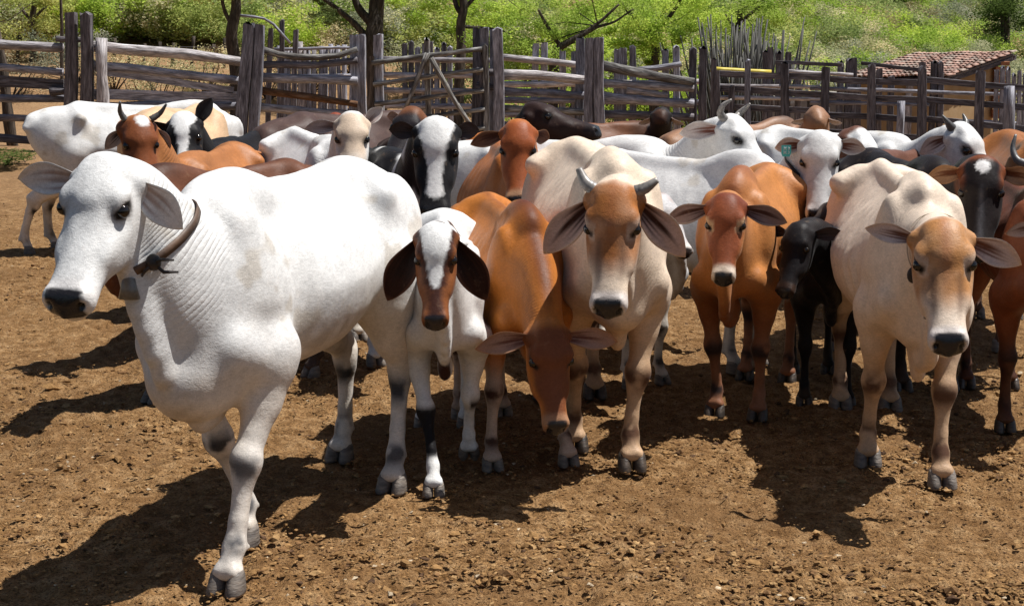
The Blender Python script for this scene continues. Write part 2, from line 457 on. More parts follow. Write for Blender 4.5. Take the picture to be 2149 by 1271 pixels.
def make_cow(name, label, P, parent_loc, group='cattle standing in the corral'):
    """P: dict of pose and coat. Canonical size: withers 1.27 m; P['S'] scales everything."""
    S = P.get('S', 1.0); calf = P.get('calf', 0.0); h = P.get('h', 0.02) / S
    phi = math.radians(P['phi'])
    fwd = np.array([math.sin(phi), -math.cos(phi), 0]); left = np.array([math.cos(phi), math.sin(phi), 0])
    loc = np.array([parent_loc[0], parent_loc[1], P.get('gz', 0.0)])
    Rw = np.stack([fwd, left, np.array([0, 0, 1.0])])          # world -> cow rows
    toL = lambda p: (Rw @ (np.asarray(p, float) - loc)) / S
    dirL = lambda v: Rw @ np.asarray(v, float)
    lean = P.get('thin', 0.0); fat = P.get('fat', 1.0); bl = P.get('len', 1.0) * (1 - 0.16 * calf)
    hump = P.get('hump', 1.0); dew = P.get('dew', 1.0); HS = P.get('HS', 1.0) * (1 - 0.02 * calf)
    hw = P.get('hw', 1.0); HD = HEAD.copy(); HD[:, 3] *= np.interp(HD[:, 0], [0.15, 0.42], [hw, P.get('mw', hw)])
    # ---- skeleton
    poll = toL(P['poll'])
    # head direction: yaw relative to the viewer (0 = at the camera), pitch down, roll
    yw, pt, rl = [math.radians(v) for v in P['head']]
    a_w = np.array([math.sin(yw) * math.cos(pt), -math.cos(yw) * math.cos(pt), -math.sin(pt)])
    u_w = np.array([math.sin(yw) * math.sin(pt), -math.cos(yw) * math.sin(pt), math.cos(pt)])
    s_w = np.cross(u_w, a_w)                                   # animal's left
    u2 = u_w * math.cos(rl) + s_w * math.sin(rl); s2 = s_w * math.cos(rl) - u_w * math.sin(rl)
    A, U, SD = dirL(a_w), dirL(u2), dirL(s2)
    HF = np.stack([A, SD, U])
    hp = lambda d, y, u: poll + HS * (d * A + y * SD + u * U)
    T = TORSO.copy()
    T[:, 0] *= bl
    dep = T[:, 1] - T[:, 2]
    T[:, 2] = T[:, 1] - dep * (1 - 0.24 * calf) * P.get('deep', 0.95)
    T[:, 3] *= 0.95 * fat * (1 - 0.22 * calf); T[:, 4] += 0.22 * lean
    yb = P.get('bend', 0.0)
    lo = [T[0, 0] - 0.16, -0.48, 0.03]; hi = [0.62, 0.48, 1.55]
    hc = np.array([hp(d, y, u) for d in (-0.06, 0.55) for y in (-0.15, 0.15) for u in (-0.24, 0.09)])
    lo = np.minimum(lo, hc.min(0) - 0.05); hi = np.maximum(hi, hc.max(0) + 0.05)
    legs = P.get('legs', {})
    for v in legs.values():
        lo[0] = min(lo[0], -1.5 * bl + min(0, v[0])); hi[0] = max(hi[0], 0.15 + v[0])
    fd = Field(lo, hi, h)
    # ---- trunk
    tl = [T[0, 0] - 0.02, -0.45, 0.3]; th = [T[-1, 0] + 0.02, 0.45, 1.45]
    def trunk(x, y, z):
        return loft(x + 0 * y + 0 * z, y + 0 * x + 0 * z, z + 0 * x + 0 * y, T, n=2.25, cfrac=0.46)
    fd.put(trunk, tl, th, 0.02)
    sh = 0.0
    # hump, backbone, hips, pins
    if hump > 0:
        hr = np.array([0.185, 0.060 + 0.012 * hump, 0.125 * hump])
        fd.ell((0.035, 0, 1.235 + 0.02 * hump), hr, k=0.10)
        fd.ell((-0.05, 0, 1.245), (0.17, 0.05, 0.06 * hump + 0.02), k=0.09)
    fd.cone((-0.20, 0, 1.232), (-0.95 * bl, 0, 1.275), 0.035, 0.035, k=0.08 - 0.03 * lean)
    hk = 0.02 * lean
    for s_ in (-1, 1):
        fd.cone((-0.98 * bl, s_ * (0.10), 1.235), (-0.94 * bl, s_ * (0.195 * fat + hk), 1.185 + 0.015 * lean), 0.055, 0.046 + 0.006 * lean, k=0.12 - 0.06 * lean)
        fd.cone((-1.36 * bl, s_ * 0.06, 1.15), (-1.40 * bl, s_ * 0.095, 1.10), 0.05, 0.038, k=0.06)
        # shoulder blade, point of shoulder, upper arm
        fd.ell((0.075, s_ * (0.135 * fat), 0.97), (0.12, 0.066, 0.27), R=[(0.95, 0, -0.28), (0, 1, 0), (0.28, 0, 0.95)], k=0.12)
        fd.cone((0.25, s_ * 0.120, 0.80), (0.04, s_ * 0.150, 0.70), 0.078, 0.088, k=0.07)
        fd.ell((0.275, s_ * 0.132, 0.81), (0.040, 0.042, 0.055), k=0.035)
        # rump and thigh
        fd.ell((-1.12 * bl, s_ * 0.135, 0.98), (0.20, 0.095, 0.26), R=[(0.96, 0, 0.2), (0, 1, 0), (-0.2, 0, 0.96)], k=0.10)
        fd.cone((-1.0 * bl, s_ * 0.16, 0.86), (-1.02 * bl, s_ * 0.155, 0.70), 0.125, 0.105, k=0.10)
        # flank hollow in front of the hip
        if lean > 0.2: fd.ell((-0.76 * bl, s_ * 0.33 * fat, 1.13), (0.13, 0.020 + 0.050 * lean, 0.07), k=0.05 + 0.09 * lean, cut=True)
        # hollow behind the shoulder
        fd.ell((-0.125 * bl, s_ * (0.315 * fat * (1 - .2 * calf)), 0.98), (0.06, 0.05 + 0.015 * lean, 0.24), k=0.12, cut=True)
    # brisket
    fd.ell((0.24, 0, T[10, 2] + 0.05), (0.15, 0.085, 0.085), k=0.09)
    if P.get('brisket', 0): fd.ell((0.235, 0, 0.685), (0.185, 0.10, 0.115 * P['brisket']), k=0.16)
    # ---- legs
    joints = {}
    lt = P.get('leg_t', 1.0) * (1 - 0.08 * calf)
    for key, fx, sy in (('fl', 1, 1), ('fr', 1, -1), ('hl', 0, 1), ('hr', 0, -1)):
        dx, dy, lift = (tuple(legs.get(key, (0, 0, 0))) + (0, 0, 0))[:3]
        if fx:
            J = np.array([(0.03, 0.165, 0.74), (0.035, 0.150, 0.585), (0.050, 0.140, 0.405), (0.045, 0.138, 0.345), (0.035, 0.136, 0.215), (0.034, 0.136, 0.135), (0.070, 0.138, 0.068)])
            rr = [0.105, 0.066, 0.046, 0.035, 0.0265, 0.036, 0.035]
            wgt = np.array([0, 0.18, 0.52, 0.62, 0.84, 0.95, 1.0])
            lw = np.array([0, .1, .55, .7, .9, 1, 1.0])
        else:
            J = np.array([(-1.00 * bl, 0.15, 0.74), (-1.085 * bl, 0.145, 0.60), (-1.215 * bl, 0.130, 0.475), (-1.215 * bl, 0.128, 0.40), (-1.185 * bl, 0.126, 0.23), (-1.17 * bl, 0.126, 0.140), (-1.13 * bl, 0.128, 0.068)])
            rr = [0.120, 0.078, 0.046, 0.037, 0.0275, 0.037, 0.035]
            wgt = np.array([0, 0.2, 0.48, 0.58, 0.84, 0.95, 1.0])
            lw = np.array([0, .1, .5, .6, .9, 1, 1.0])
        J[:, 1] *= sy
        J[:, 0] += wgt * dx; J[:, 1] += wgt * dy
        J[:, 2] += lw * lift
        if lift > 0.02 and fx: J[2, 0] += lift * 0.9; J[3, 0] += lift * 0.7; J[-1] += (-0.05, 0, -0.0)
        if key in P.get('knee', {}): J[2:4, 0] += P['knee'][key]
        for i in range(6):
            fd.cone(J[i], J[i + 1], rr[i] * lt, rr[i + 1] * lt, k=0.05 if i < 2 else 0.02, flat=(0, 1, 0), e=1.0 if i > 1 else 1.18)
        if fx:
            fd.ell(J[2] + (0.006, 0, -0.005), (0.049 * lt, 0.054 * lt, 0.062), k=0.025)
            fd.cone(J[3] + (-0.030, 0, 0), J[5] + (-0.032, 0, 0.0), 0.017, 0.020, k=0.025)
        else:
            fd.cone(J[2] + (-0.045, 0, 0.03), J[1] + (-0.08, 0, 0.05), 0.026, 0.028, k=0.05)
            fd.ell(J[2] + (0.0, 0, -0.02), (0.058 * lt, 0.046 * lt, 0.075), k=0.03)
            fd.cone(J[3] + (-0.030, 0, 0), J[5] + (-0.032, 0, 0.0), 0.017, 0.020, k=0.025)
        for q in (-1, 1):   # dew claws and coronet
            fd.ell(J[5] + (-0.045, q * 0.022, -0.015), (0.013, 0.011, 0.014), k=0.012)
            fd.ell(J[6] + (0.0, q * 0.026, 0.0), (0.038, 0.025, 0.028), k=0.018)
        joints[key] = J
    # ---- neck
    nb0 = np.array([0.20, 0, 0.955]); nb1 = hp(0.045, 0, -0.085)
    t0 = unit((1.0, 0, 0.25 if nb1[2] > 0.9 else -0.2)); t1 = unit(0.72 * A - 0.62 * U) if P.get('neckdir') is None else unit(P['neckdir'])
    t1 = unit(0.30 * A - 0.42 * U + 0.75 * unit(nb1 - nb0))
    D = np.linalg.norm(nb1 - nb0)
    c1 = nb0 + t0 * D * 0.35; c2 = nb1 - t1 * D * 0.30
    NK = 11; nts = np.linspace(0, 1, NK)
    bz = lambda t: ((1 - t) ** 3)[:, None] * nb0 + (3 * t * (1 - t) ** 2)[:, None] * c1 + (3 * t * t * (1 - t))[:, None] * c2 + (t ** 3)[:, None] * nb1
    NC = bz(nts); NT = np.gradient(NC, axis=0); NT /= np.linalg.norm(NT, axis=1)[:, None]
    lat0 = np.array([0, 1.0, 0]); NFr = []
    hh_ = np.interp(nts, [0, 0.25, 0.6, 1], [0.270, 0.215, 0.140, 0.095]) * (1 - 0.12 * calf) * (1 - 0.10 * lean)
    hw_ = np.interp(nts, [0, 0.25, 0.6, 1], [0.145, 0.112, 0.082, 0.078]) * P.get('neckw', 1.0) * (1 - 0.12 * calf)
    for i in range(NK):
        lat = unit(lat0 * (1 - nts[i]) + SD * nts[i]); lat = unit(lat - NT[i] * (lat @ NT[i])); upv = np.cross(NT[i], lat)
        NFr.append((NT[i], lat, upv))
        fd.ell(NC[i], (D / NK * 1.9 + 0.03, hw_[i], hh_[i]), R=[NT[i], lat, upv], k=0.06)
    # dewlap: a thin fold under throat and neck to the brisket
    if dew > 0:
        prev = None
        for i in range(NK + 3):
            if i < NK:
                j = NK - 1 - i
                t = nts[j]
                hang = dew * (0.055 + 0.10 * math.sin(math.pi * (1 - t) * 0.75) ** 1.5)
                c = NC[j] - NFr[j][2] * (hh_[j] * 0.86)
                e_ = c + np.array([0, 0, -1.0]) * hang * 0.7 - NFr[j][2] * hang * 0.3
            else:
                q = (i - NK + 1) / 3
                c = np.array([0.24 - 0.14 * q, 0, 0.62])
                e_ = np.array([0.26 - 0.12 * q, 0, (0.575 - 0.055 * dew + 0.03 * q) if calf < .5 else 0.62 - 0.03 * dew])
            ripple = 0.008 * math.sin(i * 1.1)
            fd.cone(c, e_ + (0, ripple, 0), 0.05, 0.022, k=0.05, flat=(0, 1, 0), e=1.6)
            if prev is not None:
                fd.cone(prev, e_ + (0, ripple, 0), 0.022, 0.022, k=0.05, flat=(0, 1, 0), e=1.35)
                fd.cone((prev + pc) / 2, (c + e_) / 2, 0.036, 0.036, k=0.05, flat=(0, 1, 0), e=1.8)
            prev = e_ + (0, ripple, 0); pc = c
    # ---- head
    def headf(x, y, z):
        X = x - f32(poll[0]); Y = y - f32(poll[1]); Z = z - f32(poll[2])
        q = [(X * f32(HF[i, 0]) + Y * f32(HF[i, 1]) + Z * f32(HF[i, 2])) * f32(1 / HS) for i in range(3)]
        return loft(q[0], q[1], q[2], HD, n=2.6, cfrac=0.60, nt=f32(0.16)) * f32(HS)
    fd.put(headf, hc.min(0), hc.max(0), 0.035)
    yw_ = lambda d: float(np.interp(d, [0.15, 0.42], [hw, P.get('mw', hw)]))
    e = lambda d, y, u, r, k=0.02, cut=False: fd.ell(hp(d, y * yw_(d), u), np.array(r) * HS, R=HF, k=k * HS, cut=cut)
    if P.get('crest', 0): e(0.012, 0, -0.005, (0.040, 0.112 * P['crest'], 0.045), 0.03)
    e(0.02, 0, 0.030, (0.055, 0.07, 0.030), 0.04)                       # crown of the poll
    e(0.10, 0, 0.044, (0.09, 0.075, 0.022 + 0.012 * P.get('bulge', 0.5)), 0.04)
    for s_ in (-1, 1):
        e(EYE_D - 0.035, s_ * 0.088, 0.024, (0.045, 0.026, 0.024), 0.03)   # brow
        e(EYE_D + 0.005, s_ * (EYE_Y - 0.004), EYE_U - 0.012, (0.040, 0.021, 0.034), 0.02)  # lids
        e(EYE_D + 0.055, s_ * 0.105, -0.015, (0.05, 0.022, 0.03), 0.04, True)   # hollow below the eye
        e(EYE_D + 0.002, s_ * (EYE_Y + 0.022), EYE_U - 0.004, (0.030, 0.021, 0.021), 0.006, True)  # eye slit
        e(0.23, s_ * 0.070, -0.10, (0.10, 0.030, 0.07), 0.05)            # cheek
        e(0.300, s_ * 0.070, -0.035, (0.05, 0.018, 0.018), 0.03)         # facial crest
        e(0.485, s_ * 0.050, -0.030, (0.030, 0.022, 0.026), 0.02)        # nostril wings
        e(0.517, s_ * 0.050, -0.040, (0.022, 0.011, 0.018), 0.010, True) # nostrils
        e(0.455, s_ * 0.052, -0.100, (0.06, 0.014, 0.006), 0.008, True)  # mouth
        # ear root
        eb = hp(0.035, s_ * 0.098 * hw, -0.030)
        fd.cone(hp(0.045, s_ * 0.065, -0.04), eb, 0.045 * HS, 0.034 * HS, k=0.03)
    e(0.470, 0, -0.118, (0.055, 0.042, 0.024), 0.02)                     # lower lip and chin
    # ---- tail
    ta = np.array([T[0, 0] + 0.03, 0, 1.20]); sw = P.get('tail', 0.0)
    tp = [ta, ta + (-0.075, 0, -0.03), ta + (-0.095, 0.02 * sw, -0.18), ta + (-0.075, 0.10 * sw, -0.45), ta + (-0.05, 0.16 * sw, -0.66)]
    tr = [0.035, 0.030, 0.022, 0.017, 0.015]
    if 'tail' in P:
        for i in range(4): fd.cone(tp[i], tp[i + 1], max(tr[i], h * 0.9), max(tr[i + 1], h * 0.9), k=0.02)
    V, Q = fd.mesh()
    V[:, 2] = np.maximum(V[:, 2], 0.045)
    ra = P.get('ribs', 0.0022 + 0.0045 * lean)
    rx = V[:, 0] / bl + 0.22 * (V[:, 2] - 0.9)
    rm = sstep(-0.72, -0.60, rx) * (1 - sstep(-0.24, -0.14, rx)) * sstep(0.66, 0.80, V[:, 2]) * (1 - sstep(1.08, 1.18, V[:, 2])) * sstep(0.10, 0.16, np.abs(V[:, 1]))
    V[:, 1] += np.sign(V[:, 1]) * ra * rm * np.sin(rx * 2 * math.pi / 0.082) * (0.5 + vnoise(V, 5, 3))
    # uneven flesh
    lump = (fbm(V, 7.0, 51 + P.get('seed', 0), 2) - 0.5) * 0.012
    ctr = np.stack([V[:, 0], 0 * V[:, 1], np.full(len(V), 0.92)], 1); dv = V - ctr; dv /= np.linalg.norm(dv, axis=1)[:, None] + 1e-6
    V += dv * (lump * sstep(0.62, 0.75, V[:, 2]) * (1 - sstep(0.15, 0.3, V[:, 0])))[:, None]
    # ---- canonical coordinates for the coat
    H3 = ((V - poll) @ HF.T) / HS
    d_, y_, u_ = H3.T
    yraw = y_
    fh = loft(d_.astype(f32), y_.astype(f32), u_.astype(f32), HD, n=2.6, cfrac=0.60, nt=f32(0.16))
    y_ = y_ / np.interp(d_, [0.15, 0.42], [hw, P.get('mw', hw)])
    off_ = 0.06 * sstep(-0.06, 0.0, u_)
    hm = sstep(-0.02 - off_, 0.045 - off_, d_) * (1 - sstep(0.035, 0.075, fh))
    near = V[:, 0] > 0.0
    fts = np.linspace(0, 1, 81); FC = bz(fts)
    nt_ = np.zeros(len(V)); ndm = np.full(len(V), 9.0)
    Vn = V[near].astype(f32); nd = np.stack([((Vn - FC[j].astype(f32)) ** 2).sum(1) for j in range(81)], 1); nj = nd.argmin(1)
    FT = np.gradient(FC, axis=0); FL = np.linalg.norm(FT, axis=1)
    al = np.einsum('ij,ij->i', Vn - FC[nj], FT[nj]) / (FL[nj] ** 2)
    nt_[near] = np.clip((nj + np.where((nj == 0) | (nj == 80), al, np.clip(al, -.6, .6))) / 80, -0.3, 1.3); ndm[near] = np.sqrt(nd.min(1))
    ni = np.clip(np.rint(np.clip(nt_, 0, 1) * (NK - 1)).astype(int), 0, NK - 1)
    nm = (1 - sstep(0.02, 0.10, ndm - hh_[ni])) * sstep(0.05, 0.3, nt_) * (1 - hm) * sstep(0.12, 0.30, V[:, 0])
    lh = np.full(len(V), 9.0); ls = np.zeros(len(V)); lf = np.zeros(len(V))
    for kx, (key, J) in enumerate(joints.items()):
        for i in range(1, 6):
            b = J[i + 1] - J[i]; t = np.clip((V - J[i]) @ b / (b @ b), 0, 1)
            dd = np.linalg.norm(V - J[i] - t[:, None] * b, axis=1)
            m = dd < 0.085
            lh = np.where(m, J[i, 2] + t * b[2] + 0 * dd, lh) if False else np.where(m & (V[:, 2] < 0.62), V[:, 2] - (J[6, 2] - 0.068), lh)
            ls = np.where(m & (V[:, 2] < 0.62), kx + 1, ls)
            lf = np.where(m & (V[:, 2] < 0.62), V[:, 0] - (J[i, 0] + t * b[0]), lf)
    nup = np.array([f_[2] for f_ in NFr]); nlt = np.array([f_[1] for f_ in NFr])
    nu_ = np.einsum('ij,ij->i', V - NC[ni], nup[ni]) / hh_[ni]; nl_ = np.einsum('ij,ij->i', V - NC[ni], nlt[ni])
    G = dict(V=V, nu=nu_, nl=nl_, x=V[:, 0], y=V[:, 1], z=V[:, 2], d=d_, hy=y_, u=u_, hm=hm, nt=nt_, nm=nm, lh=lh, ls=ls, lf=lf, bl=bl, fh=fh,
             N=lambda sc, sd, o=3: fbm(V, sc, sd + P.get('seed', 0) * 7, o), n=len(V), T=T)
    col = P['coat'](G)
    # skin that every animal has: muzzle, nostrils, lids
    def mix(c, k, m): return c * (1 - m[:, None]) + np.array(k) * m[:, None]
    nose = P.get('nose', (0.018, 0.016, 0.017))
    npad = hm * sstep(0.480, 0.492, d_ + 0.10 * np.maximum(0, np.abs(y_) - 0.042) * -4 + 0.010 * (u_ > -0.02)) * sstep(-0.094, -0.084, u_) * (1 - sstep(0.054, 0.062, np.abs(y_)))
    npad = np.maximum(npad, 0)
    col = mix(col, nose, npad)
    ed = np.sqrt(((d_ - EYE_D) / 0.043) ** 2 + ((u_ - EYE_U + 0.004) / 0.029) ** 2)
    em = hm * (1 - sstep(0.75, 1.05, ed)) * (np.abs(y_) > 0.07)
    col = mix(col, P.get('lid', (0.022, 0.018, 0.016)), em)
    nost = hm * (1 - sstep(0.7, 1.1, np.sqrt(((d_ - 0.517) / 0.026) ** 2 + ((np.abs(y_) - 0.050) / 0.013) ** 2 + ((u_ + 0.04) / 0.018) ** 2)))
    col = mix(col, (0.006, 0.005, 0.005), nost)
    wet = npad * 1.0
    wr = nt_ * P.get('wrk', 1.0)
    # ---- ears are part of the same mesh
    eV, eQ, eC = [], [], []
    base = len(V)
    ears = P.get('ears', {})
    for s_, key in ((1, 'l'), (-1, 'r')):
        E = dict(L=0.215, W=0.125, out=0.9, back=0.15, droop=0.25, face=0.15, cup=0.5, sag=0.0); E.update(P.get('ear', {})); E.update(ears.get(key, {}))
        v, q, uv = ear_mesh(E['L'], E['W'], E['cup'], sag=E['sag'])
        # axis of the ear: out to the side, drooping to the ground, swept back
        Zv = np.array([0, 0, 1.0]); Fh = dirL((math.sin(yw), -math.cos(yw), 0.0)); Sh = unit(SD)
        ax = unit(s_ * E['out'] * Sh - E['droop'] * Zv - E['back'] * Fh)
        nrm = Fh * math.cos(E['face']) - Zv * math.sin(E['face']) + s_ * E.get('turn', 0.0) * Sh
        nrm = unit(nrm - ax * (nrm @ ax)); yy = np.cross(nrm, ax)
        if s_ < 0: v[:, 1] *= -1; q = q[:, ::-1]
        eb = hp(0.035, s_ * 0.082 * hw, -0.032)
        w = eb + HS * (v[:, :1] * ax + v[:, 1:2] * yy + v[:, 2:] * nrm)
        c = P['earcoat'](uv) if 'earcoat' in P else ear_default(uv, P)
        eV.append(w); eQ.append(q + base + sum(len(k) for k in eV[:-1])); eC.append(c)
    nE = sum(len(k) for k in eV)
    V2 = np.concatenate([V] + eV); Q2 = np.concatenate([Q] + eQ); C2 = np.concatenate([col] + eC)
    z0 = np.zeros(nE)
    # ---- objects
    root = bpy.data.objects.new(name, None); SC.collection.objects.link(root)
    root.empty_display_size = 0.3
    root.location = loc; root.rotation_euler = (0, 0, math.atan2(fwd[1], fwd[0])); root.scale = (S, S, S)
    root['label'] = label; root['category'] = P.get('cat', 'cow'); root['group'] = group
    body = mesh_np('body', V2, Q2, M['coat'], root, C2, {'wet': np.concatenate([wet, z0]), 'neck': np.concatenate([wr, z0]), 'neckm': np.concatenate([nm * P.get('wrinkle', 0.2) * (0.35 + 1.3 * sstep(0.35, 0.7, fbm(V, 6.0, 77, 2))), z0])})
    # eyes
    for s_ in (-1, 1):
        c = hp(EYE_D + 0.002, s_ * (EYE_Y + 0.0005) * yw_(EYE_D), EYE_U - 0.004)
        v, q = sphere_np(0.0245 * HS, 14, 10)
        poly_obj('eye', v + c, q, M['eye'], root)
    # hooves: two claws to each foot, joined as one hoof
    hv, hq = hoof_mesh(1.0 * lt)
    for key, J in joints.items():
        ft = J[6].copy(); ft[2] -= 0.068
        tl_ = 0.0
        vs = []; qs = []
        for q in (-1, 1):
            a = q * 0.10; R2 = np.array([(math.cos(a), -math.sin(a), 0), (math.sin(a), math.cos(a), 0), (0, 0, 1)])
            v = hv @ R2.T + (0.004, q * 0.031 * lt, 0)
            if ft[2] > 0.03:   # lifted foot hangs toe down
                an = 0.9; v = v - (0, 0, 0.068); v = v @ np.array([(math.cos(an), 0, -math.sin(an)), (0, 1, 0), (math.sin(an), 0, math.cos(an))]); v = v + (0, 0, 0.068)
            qs += [tuple(i + len(vs) * len(hv) for i in f) for f in hq]; vs.append(v + ft)
        poly_obj('hoof', np.concatenate(vs), qs, M[P.get('hoof', 'hoof')], root)
    # horns
    for s_, key in ((1, 'l'), (-1, 'r')):
        Hn = P.get('horns', {}).get(key)
        if not Hn: continue
        pts = [hp(0.0 + p[0], s_ * p[1], p[2]) for p in Hn['pts']]
        n = len(pts); tt = np.linspace(0, n - 1, 18)
        pp = np.stack([pchip(np.arange(n), [p[i] for p in pts], tt) for i in range(3)], 1)
        r = Hn['r'] * HS * (1 - (tt / (n - 1)) ** 1.3 * (1 - Hn.get('tip', 0.22)))
        r = r * (1 + 0.05 * np.sin(tt / (n - 1) * 40) * (tt < (n - 1) * 0.55))
        v, q = tube_np(pp, r, 12)
        poly_obj('horn', v, q, M[Hn.get('mat', 'horn')], root)
    # tail switch
    if 'tail' in P and h * S < 0.03:
        e0 = tp[-1]; vs = []; qs = []
        rs = random.Random(int(P.get("seed", 0)) + 11)
        for i in range(26):
            a = rs.random() * 6.28; rr_ = rs.random() * 0.03
            p0 = e0 + np.array([0.012 * math.cos(a), 0.012 * math.sin(a), 0.06])
            p1 = e0 + np.array([rr_ * math.cos(a), rr_ * math.sin(a), -0.12]); p2 = e0 + np.array([rr_ * .7 * math.cos(a), rr_ * .7 * math.sin(a), -0.26 - 0.08 * rs.random()])
            v, q = tube_np([p0, p1, p2], [0.009, 0.010, 0.002], 4); qs += [tuple(int(k) + sum(len(w) for w in vs) for k in f) for f in q]; vs.append(v)
        poly_obj('tail_switch', np.concatenate(vs), qs, M[P.get('switchmat', 'dark_hair')], root)
    info = dict(root=root, fd=fd, NC=NC, NT=NT, NFr=NFr, hp=hp, S=S, HF=HF, HS=HS, joints=joints, hh=hh_, Rw=Rw, loc=loc)
    return info

def sphere_np(r, nu=12, nv=8):
    V = [(0, 0, r)]
    for i in range(1, nv):
        a = math.pi * i / nv
        for j in range(nu):
            b = 2 * math.pi * j / nu
            V.append((r * math.sin(a) * math.cos(b), r * math.sin(a) * math.sin(b), r * math.cos(a)))
    V.append((0, 0, -r)); Q = []
    for j in range(nu): Q.append((0, 1 + j, 1 + (j + 1) % nu))
    for i in range(nv - 2):
        for j in range(nu):
            a = 1 + i * nu
            Q.append((a + j, a + nu + j, a + nu + (j + 1) % nu, a + (j + 1) % nu))
    a = 1 + (nv - 2) * nu
    for j in range(nu): Q.append((len(V) - 1, a + (j + 1) % nu, a + j))
    return np.array(V), Q

def neck_ring(info, t, n=40, out=0.008, tilt=0.0):
    """points round the neck that follow the hide"""
    NC, NT, NFr = info['NC'], info['NT'], info['NFr']
    k = t * (len(NC) - 1); i = int(min(k, len(NC) - 2)); fr = k - i
    c = NC[i] * (1 - fr) + NC[i + 1] * fr; tn = unit(NT[i] * (1 - fr) + NT[i + 1] * fr)
    lat = NFr[i][1]; up = NFr[i][2]
    tn = unit(tn + tilt * up); up = np.cross(tn, lat)
    R = []
    for j in range(n):
        a = 2 * math.pi * j / n; dr = lat * math.sin(a) + up * math.cos(a)
        rr = np.arange(0.02, 0.5, 0.004); f = info['fd'].sample(c + rr[:, None] * dr)
        w = np.argmax(f > 0); hloc = float(np.interp(t, np.linspace(0, 1, len(NC)), info['hh']))
        R.append(min(rr[w], hloc * (1.12 + 0.45 * max(0.0, -math.cos(a)))) + out)
    R = np.array(R)
    for _ in range(4): R = 0.25 * np.roll(R, 1) + 0.5 * R + 0.25 * np.roll(R, -1)
    P = []
    for j in range(n):
        a = 2 * math.pi * j / n; P.append(c + R[j] * (lat * math.sin(a) + up * math.cos(a)))
    return np.array(P), tn, c

def strap(name, info, t, width, mat, tilt=0.0, th=0.004, out=0.006):
    P, tn, c = neck_ring(info, t, 48, out, tilt); n = len(P); V = []; Q = []
    for off, o in ((-width / 2, 0), (width / 2, 0), (width / 2, th), (-width / 2, th)):
        for p in P: V.append(p + tn * off + unit(p - c) * o)
    for k in range(4):
        for j in range(n): Q.append((k * n + j, k * n + (j + 1) % n, ((k + 1) % 4) * n + (j + 1) % n, ((k + 1) % 4) * n + j))
    return poly_obj(name, V, Q, mat, info['root'], True), P, tn, c
# ----------------------------------------------------------------------------
# setting: ground, hill, fences, shed, scrub
# ----------------------------------------------------------------------------
def thing(o, label, cat, group=None):
    o['label'] = label; o['category'] = cat
    if group: o['group'] = group
    return o
def empty(name, loc=(0, 0, 0)):
    o = bpy.data.objects.new(name, None); SC.collection.objects.link(o); o.location = loc; o.empty_display_size = 0.3; return o
def put_at(o, parent):
    """parent with the world position kept (parents are only moved, never turned)"""
    o.parent = parent; o.location = (o.location[0] - parent.location[0], o.location[1] - parent.location[1], o.location[2] - parent.location[2]); return o

def gz(x, y):
    x = np.asarray(x, float); y = np.asarray(y, float)
    t = sstep(13, 27, y)
    z = -t * 0.036 * (x + 9.5)
    r = np.maximum(0, y - (34 + 1.0 * np.maximum(0, x + 3)))
    return z + 0.155 * r * sstep(0, 12, r) + 0.10 * np.maximum(0, r - 45)

# --- dirt
m, t, b = node_mat('dirt')
co = objco(t)
nA = noise(t, co, 1.1, 3, 0.6); nB = noise(t, co, 14, 4, 0.65); nC = noise(t, co, 95, 3, 0.75)
cA = ramp(t, nB, [(0.30, (0.135, 0.068, 0.023)), (0.50, (0.285, 0.162, 0.070)), (0.70, (0.44, 0.282, 0.142))])
cB = ramp(t, nC, [(0.36, (0.34, 0.30, 0.27)), (0.48, (0.95, 0.95, 0.95)), (0.68, (1.45, 1.4, 1.3))])
c = mixc(t, 1.0, cA, cB, 'MULTIPLY')
c = mixc(t, math_(t, 'MULTIPLY', ramp(t, nA, [(0.42, (0, 0, 0)), (0.66, (1, 1, 1))]), 0.55), c, (0.16, 0.082, 0.033))
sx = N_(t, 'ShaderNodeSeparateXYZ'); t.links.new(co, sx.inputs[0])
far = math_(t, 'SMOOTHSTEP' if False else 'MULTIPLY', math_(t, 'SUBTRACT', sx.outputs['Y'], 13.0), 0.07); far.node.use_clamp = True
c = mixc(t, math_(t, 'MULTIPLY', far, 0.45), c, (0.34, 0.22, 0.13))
t.links.new(c, b.inputs['Base Color']); b.inputs['Roughness'].default_value = 0.95; b.inputs['Specular IOR Level'].default_value = 0.1
hgt = math_(t, 'ADD', math_(t, 'MULTIPLY', nB, 0.020), math_(t, 'MULTIPLY', nC, 0.022))
t.links.new(bump(t, hgt, 1.0, 1.0), b.inputs['Normal'])

